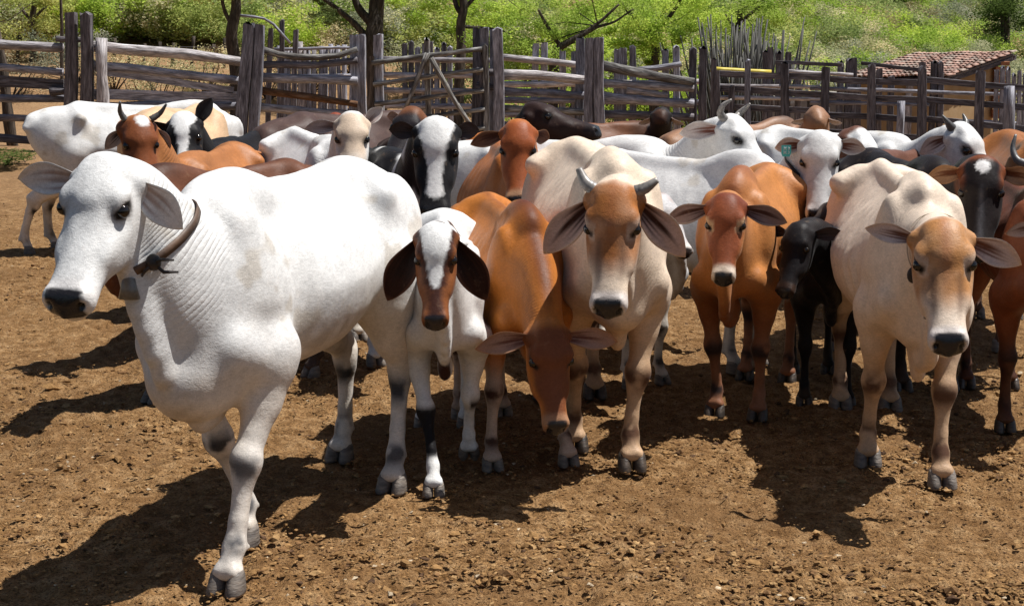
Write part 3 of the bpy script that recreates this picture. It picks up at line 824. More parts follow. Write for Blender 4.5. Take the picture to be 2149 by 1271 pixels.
def make_ground():
    nr, ncol = 430, 620
    Y = 1.6 * (64.0 / 1.6) ** np.linspace(0, 1, nr); U = np.linspace(-1, 1, ncol)
    X = U[None] * (1.6 + 0.62 * Y[:, None]); YY = np.repeat(Y[:, None], ncol, 1)
    P = np.stack([X.ravel(), YY.ravel(), np.zeros(X.size)], 1)
    z = gz(P[:, 0], P[:, 1])
    amp = 1 - sstep(12, 30, P[:, 1])
    z = z + (0.05 * (fbm(P, 0.9, 3, 2) - 0.5) * sstep(6, 12, P[:, 1]))
    n = fbm(P, 9, 5, 2); n2 = fbm(P, 26, 8, 2); n3 = vnoise(P, 3.1, 15)
    rough = 0.55 + 0.7 * (fbm(P, 1.3, 11, 2))
    hp_ = vnoise(P, 5.2, 23); pit = sstep(0.60, 0.74, hp_)          # old hoof prints
    z = z + amp * rough * (0.040 * (np.abs(n - 0.5) * 2) ** 0.8 + 0.030 * np.maximum(0, n2 - 0.46) * 1.9 + 0.03 * (n3 - 0.5) - 0.022 * pit) - 0.014
    P[:, 2] = z
    i = np.arange((nr - 1) * ncol).reshape(nr - 1, ncol)[:, :-1].ravel()
    Q = np.stack([i, i + 1, i + ncol + 1, i + ncol], 1)
    o = mesh_np('ground', P, Q, M['dirt']); o['kind'] = 'structure'
    return o
make_ground()

# --- clods and crumbs of dry dung lying on the dirt
m, t, b = node_mat('clod')
at = N_(t, 'ShaderNodeAttribute', attribute_name='Col'); co = objco(t)
t.links.new(mixc(t, 1.0, at.outputs['Color'], ramp(t, noise(t, co, 90, 2), [(0.3, (0.6, 0.6, 0.6)), (0.7, (1.3, 1.3, 1.3))]), 'MULTIPLY'), b.inputs['Base Color'])
b.inputs['Roughness'].default_value = 0.95; b.inputs['Specular IOR Level'].default_value = 0.1
def make_clods():
    rs = np.random.RandomState(7); N = 74000
    y = 3.6 * (17.0 / 3.6) ** (rs.rand(N) ** 1.3); x = (rs.rand(N) * 2 - 1) * (0.5 + 0.42 * y)
    k = fbm(np.stack([x, y, 0 * x], 1), 0.8, 40, 2); keep = rs.rand(N) < sstep(0.30, 0.62, k) * 0.8 + 0.2
    x, y = x[keep], y[keep]; N = len(x)
    r = 0.0026 + 0.0048 * rs.rand(N) ** 2.0 + 0.010 * rs.rand(N) ** 30
    kk = fbm(np.stack([x, y, 0 * x], 1), 1.7, 60, 3); r = r * (1 + 0.8 * sstep(0.55, 0.68, kk) * rs.rand(N))
    g = (1 + 5 ** .5) / 2
    ico = np.array([(-1, g, 0), (1, g, 0), (-1, -g, 0), (1, -g, 0), (0, -1, g), (0, 1, g), (0, -1, -g), (0, 1, -g), (g, 0, -1), (g, 0, 1), (-g, 0, -1), (-g, 0, 1)]) / math.sqrt(1 + g * g)
    T = np.array([(0, 11, 5), (0, 5, 1), (0, 1, 7), (0, 7, 10), (0, 10, 11), (1, 5, 9), (5, 11, 4), (11, 10, 2), (10, 7, 6), (7, 1, 8), (3, 9, 4), (3, 4, 2), (3, 2, 6), (3, 6, 8), (3, 8, 9), (4, 9, 5), (2, 4, 11), (6, 2, 10), (8, 6, 7), (9, 8, 1)])
    oct_ = np.array([(1, 0, 0), (-1, 0, 0), (0, 1, 0), (0, -1, 0), (0, 0, 1), (0, 0, -1)], float)
    T8 = np.array([(0, 2, 4), (2, 1, 4), (1, 3, 4), (3, 0, 4), (2, 0, 5), (1, 2, 5), (3, 1, 5), (0, 3, 5)])
    def heap(sel, base, tri):
        n = int(sel.sum()); k = len(base); xx, yy, rr = x[sel], y[sel], r[sel]
        jit = 0.40 + 1.0 * rs.rand(n, k, 1); a = rs.rand(n) * 6.28; ca, sa = np.cos(a)[:, None], np.sin(a)[:, None]
        L = base[None] * jit * (1.15 if k == 6 else 1.0); lx = L[:, :, 0] * (1 + 0.9 * rs.rand(n)[:, None]); ly = L[:, :, 1]; lz = L[:, :, 2] * (0.35 + 0.45 * rs.rand(n))[:, None]
        V = np.stack([xx[:, None] + (lx * ca - ly * sa) * rr[:, None], yy[:, None] + (lx * sa + ly * ca) * rr[:, None], gz(xx, yy)[:, None] + lz * rr[:, None] + 0.006 + 0.006 * rs.rand(n)[:, None]], 2).reshape(-1, 3)
        return V, (tri[None] + k * np.arange(n)[:, None, None]).reshape(-1, 3), n, k
    big = r > 0.0075
    pal = np.array([(0.25, 0.142, 0.058), (0.31, 0.19, 0.085), (0.165, 0.090, 0.040), (0.085, 0.048, 0.027), (0.44, 0.35, 0.24)])
    ci = rs.choice(5, N, p=[0.46, 0.20, 0.25, 0.075, 0.015])
    cc = pal[ci] * (0.8 + 0.4 * rs.rand(N, 1))
    Va, Qa, na, ka = heap(big, ico, T); Vb, Qb, nb, kb = heap(~big, oct_, T8)
    V = np.concatenate([Va, Vb]); Q = np.concatenate([Qa, Qb + len(Va)]); C = np.concatenate([np.repeat(cc[big], ka, 0), np.repeat(cc[~big], kb, 0)])
    o = mesh_np('clods', V, Q, M['clod'], None, C, smooth=False); o['kind'] = 'stuff'
    o['label'] = 'loose clods and crumbs of dry dung on the dirt'
make_clods()

# --- hillside
m, t, b = node_mat('hill_soil')
co = objco(t)
c = ramp(t, noise(t, co, 0.35, 4, 0.65), [(0.3, (0.12, 0.11, 0.05)), (0.55, (0.22, 0.19, 0.10)), (0.75, (0.30, 0.24, 0.15))])
c = mixc(t, 1.0, c, ramp(t, noise(t, co, 3.5, 3, 0.7), [(0.3, (0.5, 0.5, 0.5)), (0.7, (1.3, 1.3, 1.3))]), 'MULTIPLY')
t.links.new(c, b.inputs['Base Color']); b.inputs['Roughness'].default_value = 1.0
t.links.new(bump(t, noise(t, co, 3.0, 4), 0.8, 0.3), b.inputs['Normal'])
def make_hill():
    xs = np.linspace(-150, 190, 150); ys = 60 + 240 * np.linspace(0, 1, 110) ** 1.4
    X, Y = np.meshgrid(xs, ys); P = np.stack([X.ravel(), Y.ravel(), np.zeros(X.size)], 1)
    P[:, 2] = gz(P[:, 0], P[:, 1]) + 5 * (fbm(P, 0.03, 4, 3) - 0.5) * sstep(64, 100, P[:, 1]) - 0.03
    n = 150; i = np.arange(109 * n).reshape(109, n)[:, :-1].ravel()
    o = mesh_np('hill', P, np.stack([i, i + 1, i + n + 1, i + n], 1), M['hill_soil']); o['kind'] = 'structure'
make_hill()
def gzh(x, y):
    x = np.atleast_1d(np.asarray(x, float)); y = np.atleast_1d(np.asarray(y, float))
    P = np.stack([x, y, 0 * x], 1)
    return gz(x, y) + 5 * (fbm(P, 0.03, 4, 3) - 0.5) * sstep(64, 100, y)

# ---- wood
def wood(name, dark, mid, light, tint=None):
    m, t, b = node_mat(name); co = objco(t)
    tc = N_(t, 'ShaderNodeTexCoord')
    g = noise(t, mapping(t, tc.outputs['UV'], (1, 1, 1)), 1.0, 2) if False else None
    at = N_(t, 'ShaderNodeAttribute', attribute_name='grain')
    v = at.outputs['Vector']
    n1 = noise(t, mapping(t, v, (2.2, 16, 16)), 1.0, 4, 0.65, 0.4); n2 = noise(t, mapping(t, v, (5, 60, 60)), 1.0, 3, 0.6)
    oi = N_(t, 'ShaderNodeObjectInfo')
    c = ramp(t, n1, [(0.28, dark), (0.5, mid), (0.74, light)])
    c = mixc(t, 1.0, c, ramp(t, n2, [(0.3, (0.45, 0.44, 0.43)), (0.6, (1.15, 1.15, 1.15))]), 'MULTIPLY')
    c = mixc(t, 1.0, c, ramp(t, oi.outputs['Random'], [(0, (0.62, 0.6, 0.6)), (0.5, (1.0, 0.96, 0.93)), (1, (1.25, 1.2, 1.14))]), 'MULTIPLY')
    t.links.new(c, b.inputs['Base Color']); b.inputs['Roughness'].default_value = 0.85; b.inputs['Specular IOR Level'].default_value = 0.25
    t.links.new(bump(t, math_(t, 'ADD', math_(t, 'MULTIPLY', n1, 0.5), n2), 0.9, 0.02), b.inputs['Normal'])
wood('grey_wood', (0.103, 0.100, 0.117), (0.297, 0.300, 0.348), (0.615, 0.638, 0.725))
wood('dark_wood', (0.049, 0.043, 0.048), (0.140, 0.130, 0.144), (0.301, 0.295, 0.322))
wood('pale_log', (0.141, 0.131, 0.138), (0.380, 0.362, 0.377), (0.697, 0.703, 0.751))
wood('orange_log', (0.10, 0.045, 0.02), (0.24, 0.125, 0.06), (0.40, 0.30, 0.22))
wood('lichen_wood', (0.053, 0.046, 0.042), (0.196, 0.191, 0.181), (0.690, 0.703, 0.677))
wood('bark', (0.022, 0.017, 0.013), (0.072, 0.058, 0.046), (0.168, 0.138, 0.114))

_wr = random.Random(5)
def add_grain(o, G):
    a = o.data.attributes.new('grain', 'FLOAT_VECTOR', 'POINT'); a.data.foreach_set('vector', np.asarray(G, f32).ravel())

def log(name, pts, r0, r1, mat, parent=None, n=9, seg=None, wob=0.12, caps=True):
    """a round, slightly crooked pole along pts (world)"""
    pts = np.asarray(pts, float)
    L = np.linalg.norm(np.diff(pts, axis=0), axis=1); s_ = np.concatenate([[0], np.cumsum(L)]); T = s_[-1]
    m = seg or max(6, int(T / 0.28)); q = np.linspace(0, T, m)
    pp = np.stack([pchip(s_, pts[:, i], q) if len(pts) > 2 else np.interp(q, s_, pts[:, i]) for i in range(3)], 1)
    rr = np.interp(q, [0, T], [r0, r1])
    seed = _wr.random() * 99
    for i in range(3): pp[:, i] += rr * wob * np.sin(q * (1.7 + 0.5 * i) + seed * (i + 1)) * (np.sin(np.pi * q / T) if i < 3 else 1)
    V, Q = tube_np(pp, rr, n)
    nv = np.stack([V[:, 0], V[:, 1], V[:, 2]], 1)
    dn = vnoise(nv, 3.5 / max(0.06, (r0 + r1)) * 0.25, 3)
    ax = np.concatenate([np.repeat(np.arange(m), n), [0, m - 1]])
    V = pp[ax] + (V - pp[ax]) * (0.82 + 0.36 * dn)[:, None]
    ang = np.concatenate([np.tile(np.arange(n) * 2 * np.pi / n, m), [0, 0]])
    G = np.stack([q[ax] + seed * 3, np.cos(ang) * rr[ax] + seed, np.sin(ang) * rr[ax]], 1)
    org = pp[0]
    o = poly_obj(name, V - org, Q, M[mat], None, True); add_grain(o, G); o.location = org
    if parent is not None: put_at(o, parent)
    return o

def plank(name, p0, p1, w, d, mat, parent=None, across=(0, 0, 1), split=True, taper=0.0, jag=0.0, seg=8):
    """a squared timber from p0 to p1, w wide (in the picture plane), d deep; uneven, with chipped ends"""
    p0 = np.asarray(p0, float); p1 = np.asarray(p1, float); ax = unit(p1 - p0); L = np.linalg.norm(p1 - p0)
    dep = unit(np.cross(ax, across)); wid = np.cross(dep, ax)
    seed = _wr.random() * 60; V = []; G = []
    prof = [(-.5, -.42), (-.42, -.5), (.0, -.5), (.42, -.5), (.5, -.42), (.5, .42), (.42, .5), (.0, .5), (-.42, .5), (-.5, .42)]
    n = len(prof); seg = max(4, seg)
    for i in range(seg + 1):
        t_ = i / seg
        for j, (a, b_) in enumerate(prof):
            wv = 1 - taper * t_ + 0.05 * math.sin(seed + t_ * 9 + j)
            e_ = 0
            if i == seg and jag: e_ = jag * (0.55 * math.sin(seed * 3 + j * 2.7) - 0.5 * abs(a) * 2)
            V.append(p0 + ax * (L * t_ + e_) + wid * (a * w * wv + 0.06 * w * math.sin(seed + t_ * 5)) + dep * b_ * d)
            G.append((L * t_ + seed * 3, a * w + seed, b_ * d))
    Q = []
    for i in range(seg):
        for j in range(n): Q.append((i * n + j, i * n + (j + 1) % n, (i + 1) * n + (j + 1) % n, (i + 1) * n + j))
    Q.append(tuple(range(n))[::-1]); Q.append(tuple(seg * n + j for j in range(n)))
    V = np.array(V)
    o = poly_obj(name, V - p0, Q, M[mat], None, False); add_grain(o, G); o.location = p0
    if parent is not None: put_at(o, parent)
    return o

def post(parent, px, top, Y, wpx, mat='grey_wood', lean=0.0, dpx=None, round_=False, name='post'):
    """an upright from the ground to the height the picture shows; lean = shift of the top in px"""
    s_ = F_PX / Y; pt = PX(px + lean, top, Y); pb = PX(px, 300, Y); zb = float(gz(pb[0], Y)) - 0.25
    pb = np.array([pb[0], Y, zb])
    if round_: return log(name, [pb, pt], wpx / s_ / 2 * 1.08, wpx / s_ / 2 * 0.92, mat, parent, wob=0.25)
    return plank(name, pb, pt, wpx / s_, (dpx or wpx * 0.8) / s_, mat, parent, across=(1, 0, 0), taper=0.12, jag=0.06)

def rail(parent, pts, Y, wpx, mat='pale_log', kind='log', Y2=None, name='rail', taper=0.85):
    Y2 = Y if Y2 is None else Y2; n = len(pts)
    P = [PX(p[0], p[1], Y + (Y2 - Y) * i / (n - 1)) for i, p in enumerate(pts)]
    r = wpx / (F_PX / Y) / 2
    if kind == 'log': return log(name, P, r, r * taper, mat, parent)
    return plank(name, P[0], P[-1], 2 * r, 0.05, mat, parent, across=(0, 0, 1))

def make_fences():
    Yf = 27.0
    g = lambda px, Y: (PX(px, 300, Y)[0], Y, float(gz(PX(px, 300, Y)[0], Y)))
    # -- log fence, left
    F = thing(empty('log_fence', g(260, Yf)), 'weathered log rail fence behind the cattle, left of the gate', 'fence')
    for pts, wp, mt, kd in [([(-520, 67), (132, 101)], 22, 'pale_log', 'log'), ([(-520, 100), (132, 152)], 18, 'grey_wood', 'log'), ([(-520, 143), (134, 179)], 22, 'dark_wood', 'plank'),
                            ([(-520, 205), (136, 207)], 19, 'grey_wood', 'log'), ([(-520, 228), (138, 252)], 17, 'dark_wood', 'log'), ([(-520, 250), (150, 300)], 20, 'dark_wood', 'log'),
                            ([(190, 97), (360, 112), (510, 131)], 24, 'pale_log', 'log'), ([(190, 138), (350, 152), (505, 170)], 21, 'grey_wood', 'log'), ([(226, 152), (490, 190)], 15, 'grey_wood', 'plank'),
                            ([(176, 199), (500, 203)], 21, 'grey_wood', 'plank'), ([(176, 224), (500, 222)], 21, 'grey_wood', 'log'),
                            ([(545, 102), (610, 119), (690, 120), (750, 104)], 14, 'lichen_wood', 'log'), ([(545, 136), (640, 137), (750, 127)], 16, 'dark_wood', 'log'),
                            ([(545, 162), (750, 170)], 20, 'grey_wood', 'log'), ([(540, 188), (640, 203), (750, 219)], 17, 'orange_log', 'log'), ([(540, 225), (640, 234), (735, 239)], 18, 'pale_log', 'log')]:
        rail(F, pts, Yf, wp, mt, kd)
    rail(F, [(118, 82), (178, 84)], Yf - 0.05, 12, 'dark_wood'); rail(F, [(106, 192), (150, 192)], Yf - 0.12, 18, 'dark_wood')
    for px, tp, wp, mt, ln, rd in [(146, 26, 25, 'dark_wood', 3, 0), (179, 28, 25, 'dark_wood', 3, 0), (215, 80, 24, 'pale_log', -2, 1), (500, 47, 26, 'grey_wood', 22, 0), (527, 52, 22, 'grey_wood', 18, 0),
                                   (512, 250, 10, 'dark_wood', 0, 0), (747, 72, 18, 'grey_wood', -4, 0), (762, 72, 20, 'grey_wood', -4, 0), (795, 72, 21, 'grey_wood', 0, 0)]:
        post(F, px, tp, Yf - 0.25 if wp > 20 else Yf + 0.2, wp, mt, ln, round_=bool(rd))
    post(F, 30, 62, Yf + 1.2, 22, 'bark', -40, round_=True); post(F, -90, 60, Yf, 24, 'dark_wood', 0); post(F, -300, 40, Yf - 0.2, 24, 'grey_wood', 0); post(F, -515, 30, Yf - 0.2, 24, 'dark_wood', 0)
    # -- gate of lichen-grown poles
    Gt = thing(empty('corral_gate', g(900, Yf)), 'gate of pale lichen-covered poles with two slanting braces', 'gate')
    post(Gt, 778, 118, Yf - 0.35, 15, 'bark', 0, name='gate_post'); post(Gt, 1022, 95, Yf - 0.35, 13, 'lichen_wood', -4, name='gate_post'); post(Gt, 1012, 110, Yf - 0.3, 10, 'dark_wood', 0, name='gate_post')
    post(Gt, 902, 80, Yf - 0.32, 13, 'lichen_wood', -6, name='gate_post')
    for a, b_ in [((780, 133), (1012, 103)), ((783, 177), (1014, 146)), ((786, 219), (1016, 190)), ((790, 262), (1018, 229)), ((792, 300), (1018, 268))]:
        rail(Gt, [a, b_], Yf - 0.38, 11, 'lichen_wood', name='gate_rail')
    rail(Gt, [(897, 112), (852, 226)], Yf - 0.46, 11, 'lichen_wood', name='brace'); rail(Gt, [(904, 122), (945, 195), (990, 268)], Yf - 0.46, 12, 'lichen_wood', name='brace')
    # -- log fence, middle
    F = thing(empty('log_fence', g(1230, Yf)), 'weathered log rail fence behind the cattle, right of the gate', 'fence')
    for pts, wp, mt, kd in [([(1055, 157), (1140, 160), (1232, 168)], 21, 'pale_log', 'log'), ([(1055, 192), (1232, 201)], 19, 'grey_wood', 'log'), ([(1055, 228), (1232, 236)], 17, 'lichen_wood', 'log'), ([(1055, 262), (1232, 268)], 17, 'grey_wood', 'log'),
                            ([(1262, 137), (1350, 154), (1456, 173)], 21, 'lichen_wood', 'log'), ([(1262, 174), (1456, 186)], 19, 'pale_log', 'log'), ([(1315, 190), (1402, 201)], 17, 'pale_log', 'log'),
                            ([(1262, 203), (1350, 212), (1456, 217)], 22, 'grey_wood', 'log'), ([(1262, 240), (1456, 246)], 18, 'dark_wood', 'log'), ([(1000, 150), (1052, 152)], 16, 'dark_wood', 'log'), ([(1000, 180), (1052, 183)], 16, 'dark_wood', 'log')]:
        rail(F, pts, Yf, wp, mt, kd)
    for px, tp, wp, mt, ln, rd in [(1000, 58, 20, 'dark_wood', 0, 0), (1018, 58, 20, 'grey_wood', 0, 0), (1034, 62, 16, 'grey_wood', 0, 0), (1048, 60, 24, 'grey_wood', -4, 0), (1215, 78, 20, 'grey_wood', 2, 0), (1236, 80, 19, 'grey_wood', 0, 0), (1262, 78, 23, 'grey_wood', -6, 0),
                                   (1248, 82, 10, 'dark_wood', 0, 0), (1455, 101, 17, 'dark_wood', 0, 0), (1476, 98, 17, 'dark_wood', 0, 0)]:
        post(F, px, tp, Yf - 0.25 if px not in (1000, 1034, 1215, 1455) else Yf + 0.25, wp, mt, ln)
    # -- board fence, right
    Yr = 24.0
    F = thing(empty('board_fence', g(1830, Yr)), 'dark board fence with many rails on the right of the corral', 'fence')
    yr = lambda px: 25.5 - (px - 1500) * 0.0042
    for a, b_ in [((1500, 154), (1740, 164)), ((1738, 166), (1938, 176)), ((1936, 167), (2260, 195)), ((1500, 186), (1740, 199)), ((1738, 200), (1938, 211)), ((1936, 208), (2260, 236)),
                  ((1500, 224), (1740, 233)), ((1738, 241), (1938, 252)), ((1936, 250), (2260, 279)), ((1500, 258), (1740, 270)), ((1738, 277), (1938, 289)), ((1936, 293), (2260, 322)), ((1700, 305), (1938, 318)), ((1936, 331), (2260, 362)), ((1850, 350), (2260, 395)),
                  ((1628, 131), (1768, 136)), ((1808, 133), (1932, 147))]:
        Ya = yr(a[0]); Yb = yr(b_[0])
        plank('board', PX(a[0], a[1], Ya), PX(b_[0], b_[1], Yb), 12.5 / (F_PX / Ya) * (0.6 if a[1] < 140 else 1), 0.06, 'dark_wood', F, across=(0, 0, 1), seg=6)
    for px, tp, wp in [(1502, 148, 17), (1498, 122, 12), (1535, 180, 13), (1570, 126, 13), (1648, 130, 17), (1733, 140, 17), (1830, 136, 17), (1936, 142, 18), (2058, 148, 19), (2240, 160, 18)]:
        post(F, px, tp, yr(px) - 0.12, wp, 'dark_wood' if px != 1570 else 'grey_wood')
    post(F, 1889, 212, yr(1889) - 0.5, 19, 'grey_wood', 3, round_=True); post(F, 2116, 181, yr(2116) - 0.4, 24, 'grey_wood', 3, round_=True)
    # -- yellow pole
    P = [PX(1492, 146, 27.5), PX(1618, 153, 27.5)]
    o = log('yellow_pole', P, 0.055, 0.05, 'yellow_bamboo', None, wob=0.03); thing(o, 'long yellow pole lying level above the dark board fence', 'pole')
    # -- inner pens behind
    Yp = 33.0
    F = thing(empty('palisade', g(665, Yp)), 'close-set palisade of upright stakes left of the gate', 'fence')
    rs = random.Random(3)
    for i in range(15):
        px = 586 + i * 10.6 + rs.uniform(-1.5, 1.5)
        post(F, px, 90 + rs.uniform(-3, 14), Yp + rs.uniform(-.1, .1), rs.uniform(8.5, 12.5), rs.choice(['grey_wood', 'pale_log', 'grey_wood']), rs.uniform(-4, 4), round_=True, name='stake')
    rail(F, [(575, 104), (745, 100)], Yp - 0.15, 7, 'grey_wood'); rail(F, [(575, 160), (745, 158)], Yp - 0.15, 7, 'grey_wood')
    F = thing(empty('stake_fence', g(590, 32)), 'three leaning dark stakes with a thin cross pole above the palisade', 'fence')
    for px, tp, ln in ((560, 60, 8), (588, 42, 4), (612, 62, 10)): post(F, px, tp, 32.0, 11, 'dark_wood', ln, name='stake')
    rail(F, [(505, 33), (555, 40), (610, 92)], 31.9, 6, 'grey_wood')
    F = thing(empty('pen_fence', g(905, Yp)), 'boarded pen wall seen through the pole gate', 'fence')
    for i in range(8): post(F, 850 + i * 13.5, 90 + rs.uniform(-4, 10), Yp, 12, rs.choice(['dark_wood', 'grey_wood']), 0, name='stake')
    for y0 in (125, 158, 190, 222): rail(F, [(800, y0), (1030, y0 + 2)], Yp - 0.2, 13, rs.choice(['grey_wood', 'pale_log']))
    F = thing(empty('pen_fence', g(1270, Yp)), 'row of rear pen posts and rails right of the gate', 'fence')
    for px, tp, ln in ((1120, 92, 4), (1142, 90, 0), (1205, 108, 0), (1294, 102, 2), (1308, 100, 0), (1328, 97, 0), (1397, 103, 0), (1424, 97, -6), (1180, 106, 0)): post(F, px, tp, Yp, 15, 'grey_wood', ln)
    for a, b_ in [((1050, 120), (1300, 145)), ((1050, 178), (1480, 172)), ((1050, 210), (1480, 215)), ((1340, 148), (1430, 135)), ((1050, 240), (1480, 246))]: rail(F, [a, b_], Yp - 0.2, 14, rs.choice(['dark_wood', 'grey_wood', 'pale_log']))
    F = thing(empty('pen_fence', g(1720, 31)), 'clustered rear posts and pale rails behind the board fence', 'fence')
    for px, tp, ln in ((1605, 106, 2), (1616, 98, 0), (1634, 108, 0), (1654, 110, 0), (1675, 145, 0), (1760, 128, 4), (1776, 124, 6), (1788, 122, 4), (1845, 145, 0), (1934, 130, 2), (1956, 128, 4), (1972, 130, 2), (1700, 200, 0), (1800, 165, 0), (1870, 160, 0)): post(F, px, tp, 31.0, 13, 'dark_wood', ln)
    for a, b_, mt in [((1500, 180), (1720, 183), 'pale_log'), ((1500, 205), (1720, 208), 'pale_log'), ((1650, 150), (1790, 158), 'pale_log'), ((1700, 215), (1950, 220), 'grey_wood'), ((1700, 185), (2149, 200), 'grey_wood'), ((1700, 240), (2149, 260), 'grey_wood')]: rail(F, [a, b_], 30.8, 9, mt)
    F = thing(empty('stake_fence', g(2120, 29)), 'row of grey stakes at the right edge beside the shed', 'fence')
    for i in range(9): post(F, 2092 + i * 12, 138 + rs.uniform(-4, 12) + i * 2, 29.0, 9, 'grey_wood', 0, name='stake')
    # -- thin fence up on the slope
    F = thing(empty('wire_fence', (PX(320, 110, 44)[0], 44, float(gz(PX(320, 110, 44)[0], 44)))), 'line of thin crooked posts on the scrubby slope', 'fence')
    for px, tp in ((45, 66), (90, 82), (140, 80), (245, 72), (275, 88), (305, 84), (335, 80), (365, 82), (405, 68), (447, 85), (475, 72)):
        post(F, px, tp + 8, 44.0, 7, 'bark', rs.uniform(-4, 4), round_=True, name='stake')
    for y0 in (96, 112): rail(F, [(40, y0), (480, y0 + 4)], 43.9, 1.6, 'dark_wood', name='wire')
simple('yellow_bamboo', (0.55, 0.42, 0.04), (0.70, 0.58, 0.10), 6, 0.45, 0.1)
make_fences()

# ---- shed with a clay tile roof
simple('clay_tile', (0.312, 0.161, 0.115), (0.624, 0.414, 0.333), 7, 0.85, 0.5, 0.01, 0.2)
simple('old_tile', (0.240, 0.172, 0.134), (0.600, 0.483, 0.403), 7, 0.9, 0.5, 0.01, 0.2)
simple('ochre_wall', (0.30, 0.19, 0.09), (0.40, 0.28, 0.16), 1.5, 0.95, 0.3, 0.01, 0.2)
simple('brick_red', (0.30, 0.12, 0.06), (0.42, 0.2, 0.11), 3, 0.9, 0.4, 0.01, 0.2)
def make_shed():
    A_ = PX(1770, 168, 33.0); B_ = PX(1982, 164, 33.0); C_ = PX(2128, 113, 35.6); D_ = C_ + (A_ - B_) * 1.12
    rt = thing(empty('shed', (float(B_[0]), 34.5, float(gz(B_[0], 34.5)))), 'low ochre shed with a sagging clay tile roof', 'shed')
    # boards under the tiles
    def sheet(name, pts, mat, parent, th=0.05):
        pts = np.array(pts, float); n_ = unit(np.cross(pts[1] - pts[0], pts[2] - pts[0]))
        V = np.concatenate([pts, pts - n_ * th]); k = len(pts); o_ = V.mean(0)
        F_ = [tuple(range(k)), tuple(range(2 * k - 1, k - 1, -1))] + [(i, i + k, (i + 1) % k + k, (i + 1) % k) for i in range(k)]
        o = poly_obj(name, V - o_, F_, M[mat], None, False); o.location = o_; return put_at(o, parent)
    rf = sheet('roof', [A_, B_, C_, D_], 'dark_wood', rt)
    add_grain(rf, np.random.RandomState(2).rand(8, 3))
    ev = B_ - A_; up = C_ - B_; nv = unit(np.cross(ev, up))
    if nv[2] < 0: nv = -nv
    # one tile: a half pipe, wider at the lower end
    cols, rows = 25, 11
    W = np.linalg.norm(ev) * 1.06 / cols; Lt = np.linalg.norm(up) / rows * 1.22
    V = []; Q = []; n = 6
    for lay in (0, 1):
        for i, (l, k) in enumerate(((0, 1.0), (1, 0.8))):
            for j in range(n + 1):
                a = math.pi * j / n; r = (W * 0.54 - 0.012 * lay) * k
                V.append((r * math.cos(a), Lt * l, r * 0.85 * math.sin(a) + (0.03 if l == 0 else 0.0)))
    m_ = n + 1
    for j in range(n):
        Q.append((j, j + 1, m_ + j + 1, m_ + j)); Q.append((2 * m_ + j, 3 * m_ + j, 3 * m_ + j + 1, 2 * m_ + j + 1)); Q.append((j, 2 * m_ + j, 2 * m_ + j + 1, j + 1))
    from mathutils import Matrix
    e1 = unit(ev); e2 = unit(up)
    base_me = {}
    rs = random.Random(9)
    for mt in ('clay_tile', 'old_tile'):
        o = poly_obj('tile', V, Q, M[mt], None, True); base_me[mt] = o.data; bpy.data.objects.remove(o)
    roff = rf.location + rt.location
    for r in range(rows):
        for c_ in range(cols):
            u_ = (c_ + 0.5) / cols * 1.06 - 0.02; v_ = r / rows - 0.02
            p = A_ + ev * u_ + up * v_ + (D_ + ev * 1.12 - C_) * 0 + nv * (0.035 + rs.uniform(0, 0.015) + 0.03 * math.sin(c_ * 0.5 + r * 0.2) * 0.5)
            k_ = np.cross(e2, nv); tw = rs.uniform(-0.06, 0.06)
            ax = unit(k_ * math.cos(tw) + e2 * math.sin(tw)); ay = unit(e2 - ax * (e2 @ ax)); az_ = np.cross(ax, ay)
            o = bpy.data.objects.new('tile', base_me[rs.choice(['clay_tile', 'clay_tile', 'old_tile'])]); SC.collection.objects.link(o)
            o.parent = rf
            o.matrix_local = Matrix([(ax[0], ay[0], az_[0], p[0] - roff[0]), (ax[1], ay[1], az_[1], p[1] - roff[1]), (ax[2], ay[2], az_[2], p[2] - roff[2]), (0, 0, 0, 1)])
    # walls set back from the eaves
    zb = float(gz(B_[0], 34)) - 0.3
    ins = lambda p, q, k: p + (q - p) * k
    w1 = ins(A_, B_, 0.03) + up * 0.10; w2 = ins(A_, B_, 0.90) + up * 0.10; w3 = ins(D_, C_, 0.88) - up * 0.04
    for a, b_ in ((w1, w2), (w2, w3)):
        sheet('wall', [(a[0], a[1], zb), (b_[0], b_[1], zb), (b_[0], b_[1], b_[2] - 0.10), (a[0], a[1], a[2] - 0.10)], 'ochre_wall', rt, 0.12)
    # rafters along the gable and the eave beam, a brick pier
    for k in (0.0, 0.5, 1.0):
        p = ins(B_, C_, k); plank('rafter', p - ev * 0.14 - nv * 0.07, p + ev * 0.012 - nv * 0.07, 0.07, 0.06, 'dark_wood', rt)
    plank('gable_beam', B_ - nv * 0.12 - ev * 0.02, C_ - nv * 0.12 - ev * 0.02 + up * 0.05, 0.10, 0.08, 'dark_wood', rt)
    pr = ins(B_, C_, 0.86) - ev * 0.035
    for i in range(12):
        zt = pr[2] - 0.16 - i * 0.115
        if zt < zb: break
        plank('brick', (pr[0] - 0.17 + 0.015 * (i % 2), pr[1], zt), (pr[0] + 0.17 + 0.015 * (i % 2), pr[1], zt), 0.10, 0.24, 'brick_red', rt)
    plank('door_frame', (w2[0] - 0.75, w2[1] - 0.09, zb), (w2[0] - 0.75, w2[1] - 0.09, w2[2] - 0.12), 0.16, 0.05, 'pale_log', rt, across=(1, 0, 0))
    plank('door_frame', (w2[0] - 0.02, w2[1] - 0.09, zb), (w2[0] - 0.02, w2[1] - 0.09, w2[2] - 0.12), 0.12, 0.05, 'pale_log', rt, across=(1, 0, 0))
    # low pale wall to the left of the shed
    q0 = PX(1620, 205, 34.0); q1 = PX(1775, 205, 34.0)
    o = plank('low_wall', (q0[0], 34.2, q0[2] - 0.6), (q1[0], 34.2, q1[2] - 0.6), 1.3, 0.2, 'grey_plaster', None)
